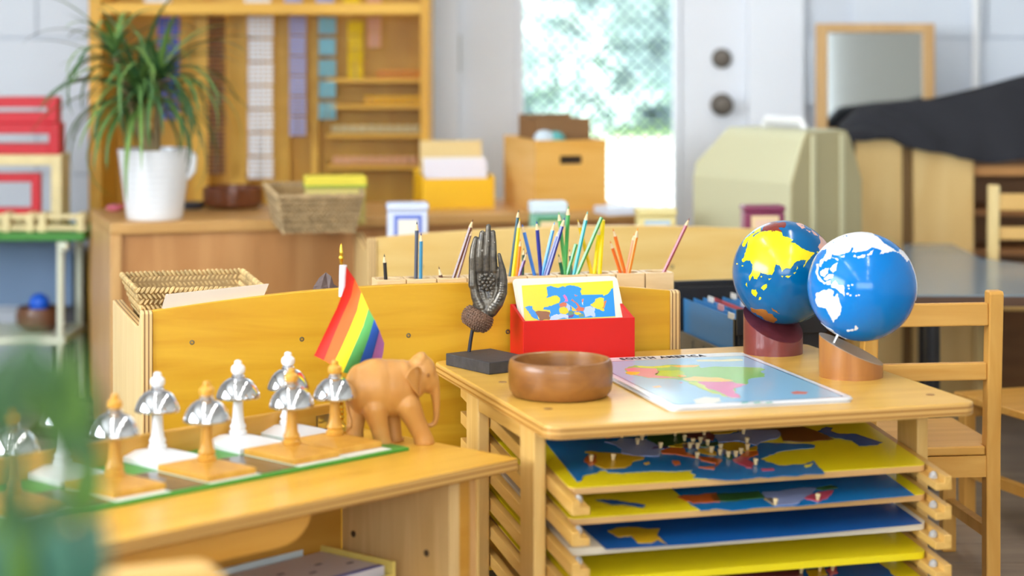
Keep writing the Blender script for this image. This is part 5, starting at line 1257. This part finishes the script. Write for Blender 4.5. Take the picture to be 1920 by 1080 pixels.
# shelf counter with maple end panels under a black cloth
DK = 6.12; kk = DK / F
def rx_(px): return (px - 960) * kk
def rz_(py): return CH - (py - HY) * kk
t = thing('counter_shelf', 'wooden shelf counter with two pale maple panels under the black cloth', 'shelf', (rx_(1760), DK, 0)); RO = rx_(1760)
M_mp = wood('maple_panel', C(218, 180, 112), C(230, 198, 134), 'z', 2, 6, .5); M_dk = wood('dark_shelf', C(122, 78, 36), C(140, 94, 48), 'x', 3, 8, .5)
MB().box(rx_(1605) - RO, rx_(1692) - RO, 0, .02, 0, rz_(262)).build('front_panel', M_mp, t, bevel=.003)
MB().box(rx_(1712) - RO, rx_(1826) - RO, 0, .02, 0, rz_(278)).build('front_panel', M_mp, t, bevel=.003)
MB().box(rx_(1692) - RO + .002, rx_(1712) - RO - .002, .012, .03, 0, rz_(275)).build('gap_shade', mat('gap_shade', C(120, 88, 40), .6), t)  # brown strip standing in for the shade in the gap between the panels
MB().box(rx_(1605) - RO, rx_(2150) - RO, .0305, .24, rz_(300) - .03, rz_(300)).build('counter_top', M_dk, t)
MB().box(rx_(1828) - RO, rx_(2150) - RO, .02, .24, rz_(330), rz_(312)).build('rail', wood('counter_rail', C(186, 128, 66), C(200, 144, 82), 'x', 3, 8, .5), t)
for q in (395, 470): MB().box(rx_(1828) - RO, rx_(2150) - RO, .04, .235, rz_(q + 12), rz_(q)).build('shelf', M_dk, t)
MB().box(rx_(1605) - RO, rx_(2150) - RO, .241, .255, 0, rz_(290)).build('back_board', M_dk, t)
MB().box(rx_(2130) - RO, rx_(2150) - RO, .03, .24, 0, rz_(331)).build('end_board', M_dk, t)
# black cloth: draped sheet with folds over the counter
M_cloth = mat('black_cloth', C(34, 35, 42), .85)
nx, ny = 60, 26; vs = []; rnd = random.Random(5)
tops = [(1586, 246), (1600, 232), (1625, 208), (1660, 204), (1700, 198), (1760, 194), (1850, 172), (1920, 152), (2100, 110), (2160, 105)]
bots = [(1586, 258), (1625, 262), (1660, 262), (1695, 276), (1720, 276), (1760, 286), (1795, 300), (1850, 302), (1920, 303), (2160, 305)]
def ip(P, x):
    for i in range(len(P) - 1):
        if P[i][0] <= x <= P[i + 1][0]: f = (x - P[i][0]) / (P[i + 1][0] - P[i][0]); return P[i][1] * (1 - f) + P[i + 1][1] * f
    return P[-1][1]
for side in (0, 1):
    for i in range(nx + 1):
        px = 1586 + (2158 - 1586) * i / nx; zt_ = rz_(ip(tops, px)); zb_ = rz_(ip(bots, px))
        for j in range(ny + 1):
            f = j / ny
            if f < .5:      # hanging / sloping front
                g = f / .5; z = zb_ + (zt_ - zb_) * (g ** 1.1) ; y = -.02 - .035 * math.sin(g * PI) * (1 - g * .5) + g * .22
                fold = .012 * math.sin(px * .075 + 3 * g) * (1 - g) + .010 * math.sin(px * .031 + g * 5)
                y += fold; z += .006 * math.sin(px * .05 + g * 9)
            else:
                g = (f - .5) / .5; z = zt_ + .02 * math.sin(g * PI) - g * g * (zt_ - rz_(292)) * .98; y = .20 + g * .27
            vs.append((rx_(px) - RO, y * .52 - .012, z + .003 * (1 - side)))
q = ny + 1; o_ = (nx + 1) * q; fs = []
for i in range(nx):
    for j in range(ny):
        fs.append((i * q + j, (i + 1) * q + j, (i + 1) * q + j + 1, i * q + j + 1)); fs.append((o_ + i * q + j, o_ + i * q + j + 1, o_ + (i + 1) * q + j + 1, o_ + (i + 1) * q + j))
rim = [i * q for i in range(nx + 1)] + [nx * q + j for j in range(1, q)] + [i * q + ny for i in range(nx - 1, -1, -1)] + [j for j in range(ny - 1, 0, -1)]
for a in range(len(rim)): b = rim[(a + 1) % len(rim)]; fs.append((b, rim[a], rim[a] + o_, b + o_))
tag(MB().add(vs, fs).build('black_cloth', M_cloth, None, (RO, DK, 0), None, True, angle=80), 'black cloth draped in folds over the counter by the mirror', 'cloth')

# beige machine case
DC = 5.72; kc = DC / F
nb = W(1482, 452, DC); t = thing('machine_case', 'beige hard-shell machine case with ribs and a white handle', 'case', (nb.x, nb.y, 0), R(38))
ew = 150 * kc / math.cos(R(38)) * 1.02; Lc = .37
zb_ = .36; ztp = CH - (248 - HY) * kc; hs = CH - (330 - HY) * kc
M_case_b = mat('beige_plastic', C(204, 203, 168), .55); M_case_d = mat('beige_plastic_end', C(184, 174, 134), .55)
prof = [(0, zb_), (0, hs - .02), (.012, hs + .01), (.045, ztp - .02), (.06, ztp), (ew - .06, ztp), (ew - .045, ztp - .02), (ew - .012, hs + .01), (ew, hs - .02), (ew, zb_)]
# end face lies in local xz at y=0 and the case runs back along +y
shl = MB().prism(prof, .004, Lc, 'xz')
shl.v = [(x, y - (.075 * (z - hs) / (ztp - hs) if y > .1 and z > hs else 0), z) for x, y, z in shl.v]
shl.build('shell', M_case_b, t, bevel=.008, seg=3, angle=60)
MB().prism([(x * .98 + .0025, z - .002) for x, z in prof], -.002, .0035, 'xz').build('end_plate', M_case_d, t, bevel=.001)
for f in (.26, .66): MB().box(ew * f, ew * f + .016, -.010, -.0025, zb_ + .01, ztp - .01).build('rib', mat('beige_rib', C(214, 210, 172), .5), t, bevel=.003)
MB().tube([(ew * .5, .08, ztp), (ew * .5, .09, ztp + .022), (ew * .5, .22, ztp + .022), (ew * .5, .23, ztp)], .011, 10).build('handle', M_white, t, smooth=True)
t = thing('case_stand', 'small low wooden stand under the beige machine case', 'stand', (nb.x, nb.y, 0), R(38))
MB().box(-.01, ew + .01, -.01, Lc + .01, zb_ - .02, zb_ - .0002).build('stand_top', M_beechx, t)
for x in (0, ew - .03):
    for y in (0, Lc - .03): MB().box(x, x + .03, y, y + .03, 0, zb_ - .0202).build('leg', M_beech, t)

# blue-grey classroom table
ZTB = CH - .63; a1 = G(1690, 548, ZTB); a2 = G(1700, 460, ZTB)
t = thing('classroom_table', 'blue-grey topped classroom table with a dark edge at the right', 'table', (a1.x, a1.y, 0), R(0))
dpt = a2.y - a1.y
poly = [(q.x - a1.x, q.y - a1.y) for q in (G(1690, 548, ZTB), G(1705, 553, ZTB), G(2250, 553, ZTB), G(2250, 520, ZTB), G(1985, 502, ZTB), G(1840, 484, ZTB), G(1785, 457, ZTB), G(1692, 457, ZTB))]
MB().prism(poly, ZTB - .004, ZTB).build('table_top', mat('blue_grey_laminate', C(128, 146, 158), .25, coat=.2), t)
MB().prism(poly, ZTB - .026, ZTB - .0042).build('table_edge', mat('dark_edge', C(84, 58, 40), .5), t)
for x, y in ((.08, .06), (.6, .06), (.62, .30), (.2, dpt - .2)): MB().tube([(x, y, 0), (x, y, ZTB - .0262)], .018, 12).build('leg', M_black, t, smooth=True)

# small wooden chairs
M_ch = wood('chair_wood', C(206, 148, 62), C(220, 166, 82), 'z', 4, 9, .4); M_chx = wood('chair_wood_x', C(206, 148, 62), C(220, 166, 82), 'x', 4, 9, .4)
def chair(label, loc, rz, w_=.27, d_=.29, sh=.262, bh=.555, m1=None, m2=None, cap=False):
    """origin under the right back post; seat runs to local +y, width to local -x"""
    m1 = m1 or M_ch; m2 = m2 or M_chx
    t = thing('child_chair', label, 'chair', loc, rz, 'small wooden chairs')
    p = .028
    for x in (-w_, -p):
        MB().prism([(0, 0), (0, sh), (-.018, bh - .006), (-.014, bh), (.012, bh), (.014, bh - .006), (.03, sh), (.03, 0)], x, x + p, 'yz').build('back_post', m1, t, bevel=.003)
        MB().box(x, x + p, d_ - .028, d_, 0, sh - .017).build('front_leg', m1, t, bevel=.003)
        MB().box(x + .005, x + .023, .031, d_ - .029, .085, .107).build('side_stretcher', m1, t)
    for z0, z1, dy in ((bh - .065, bh - .022, -.012), (sh + .125, sh + .158, -.004)): MB().box(-w_ + p, -p, dy, dy + .016, z0, z1).build('back_rail', m2, t, bevel=.003)
    if cap: MB().prism(rrect(-w_ - .01, .012, bh - .05, bh + .012, .028, 6), -.03, .02, 'xz').build('top_rail', m2, t, bevel=.006)
    MB().box(-w_ + p, -p, .004, .022, sh - .058, sh - .018).build('apron', m2, t)
    MB().box(-w_ + p, -p, d_ - .022, d_ - .006, sh - .05, sh - .018).build('apron', m2, t)
    MB().prism([(-w_ + p + .001, .004), (-p - .001, .004), (-p - .001, .031), (.004, .031), (.004, d_ + .012), (-w_ - .004, d_ + .012), (-w_ - .004, .031), (-w_ + p + .001, .031)], sh - .0168, sh).build('seat', m2, t, bevel=.003)
    return t
c1 = G(1877, 1098, 0); chair('small amber wooden chair with slatted back, right of the map stand', (c1.x, c1.y, 0), R(7), .268)
M_chb = wood('chair_pale', C(226, 196, 130), C(236, 210, 150), 'z', 4, 9, .45); M_chbx = wood('chair_pale_x', C(214, 168, 92), C(226, 184, 110), 'x', 4, 9, .45)
p2 = W(1870, 348, 5.80); chair('pale wooden chair with its back post beside the dark shelves', (p2.x + .30, p2.y, 0), R(-4), .32, .27, .36, p2.z, M_chb, M_chbx)
p3 = W(1985, 690, 4.75); chair('amber wooden chair partly cut off by the right picture edge', (p3.x + .2, p3.y - .12, 0), R(20), .32, .30, .262, .50)
p4 = W(400, 1052, 2.42); chair('pale blurred chair top in the foreground below the bell table', (p4.x, p4.y, 0), R(25), .30, .28, .24, p4.z - .012, M_chb, M_chbx, cap=True)

# boxes and printed cards in the bell cupboard
zs_ = .1182; bp = BF.inv @ W(742, 1075, 3.50)
t = thing('card_tray', 'shallow yellow tray in the bell cupboard with printed cards', 'tray', BF.w(bp.x, bp.y, zs_), TB + R(3))
trh = W(742, 1052, 3.50).z - zs_; M_tray = mat('tray_yellow', C(232, 206, 110), .5); tl, tdp = .30, .17
MB().box(-tl, 0, 0, tdp, 0, .004).build('tray_floor', M_tray, t)
MB().box(-.006, 0, 0, tdp, .0042, trh).build('tray_side', M_tray, t, bevel=.001); MB().box(-tl, -tl + .006, 0, tdp, .0042, trh).build('tray_side', M_tray, t)
MB().box(-tl + .006, -.0062, 0, .006, .0042, trh * .8).build('tray_front', M_tray, t); MB().box(-tl + .006, -.0062, tdp - .006, tdp, .0042, trh).build('tray_back', mat('tray_pale', C(214, 226, 230), .5), t)
TF2 = Frame(BF.w(bp.x, bp.y, zs_), TB + R(3))
for k in range(3):
    z = trh * .55 + k * .012
    t = thing('printed_card', ('lowest', 'middle', 'top')[k] + ' printed card sheet lying in the yellow tray', 'card', TF2.w(-.013, .012, .0045 + k * trh * .3), TB + R(3), 'printed cards in the tray')
    MB().box(-tl + .03, 0, 0, tdp - .03, 0, trh * .29).build('sheet', mat('card_greyviolet', C(206, 200, 206), .4), t)
    MB().box(-tl + .03, 0, .002, .012, trh * .29, trh * .29 + .0004).build('blue_strip', mat('card_blue_strip', C(56, 70, 170), .4), t)
    for i in range(6): MB().box(-.03 - i * .04, -.016 - i * .04, .05 + .03 * (i % 2), .056 + .03 * (i % 2), trh * .29, trh * .29 + .0004).build('print_mark', mat('print_mark', C(70, 60, 90), .5), t)

# ================================================================== FOREGROUND POTTED PLANT (very close, blurred)
t = thing('foreground_plant', 'close blurred plant with broad green leaves at the lower left edge', 'plant', (-.35, 1.52, 0))
MB().lathe([(.09, 0), (.12, .22), (.125, .25), (.112, .25), (.105, .2), (.001, .19)], 28).build('pot', mat('terracotta', C(170, 96, 66), .7), t, None, None, True)
M_fg = [mat('fg_leaf_a', C(62, 98, 14), .5), mat('fg_leaf_b', C(40, 78, 34), .5), mat('fg_leaf_c', C(44, 92, 72), .5)]
def broad(px, py, D, Lp, Wp, ang_, m, tiltx=.5):
    c = W(px, py, D); k = D / F; L = Lp * k; wd = Wp * k; n = 8; vs = []; fs = []
    d = Vector((math.cos(ang_), tiltx * .4, math.sin(ang_))).normalized(); s = Vector((-math.sin(ang_), tiltx, math.cos(ang_))).normalized()
    nn = d.cross(s).normalized()
    for i in range(n + 1):
        f = i / n; w_ = wd * math.sin(PI * min(1, max(.02, f)) ** .75); p = Vector((c.x + .35, c.y - 1.52, c.z)) + d * (L * (f - .5)) - nn * (L * .25 * (f - .5) ** 2)
        vs += [p - s * w_ / 2 + nn * w_ * .12, p, p + s * w_ / 2 + nn * w_ * .12]
    for i in range(n): a = i * 3; fs += [(a, a + 1, a + 4, a + 3), (a + 1, a + 2, a + 5, a + 4)]
    lf = MB().add(vs, fs).build('leaf', m, t, smooth=True, angle=180)
    p0 = Vector(vs[1]); MB().tube([p0, Vector((p0.x * .4, p0.y * .4, .5)), (0, 0, .2)], .0022, 6).build('leaf_stalk', mat('fg_stalk', C(80, 110, 50), .5), lf)
for a in ((120, 738, 190, 115, 80, 0), (62, 700, 180, 95, 100, 1), (148, 800, 150, 85, 60, 1), (166, 900, 160, 75, 78, 0), (22, 910, 240, 60, 88, 1), (62, 1050, 210, 190, 90, 2), (150, 1045, 170, 130, 60, 2), (0, 1060, 220, 130, 95, 0), (0, 735, 170, 85, 90, 1), (110, 960, 130, 60, 40, 1)):
    broad(a[0], a[1], 1.52, a[2] * 1.05, a[3] * 1.1, R(a[4]), M_fg[a[5]], .15)
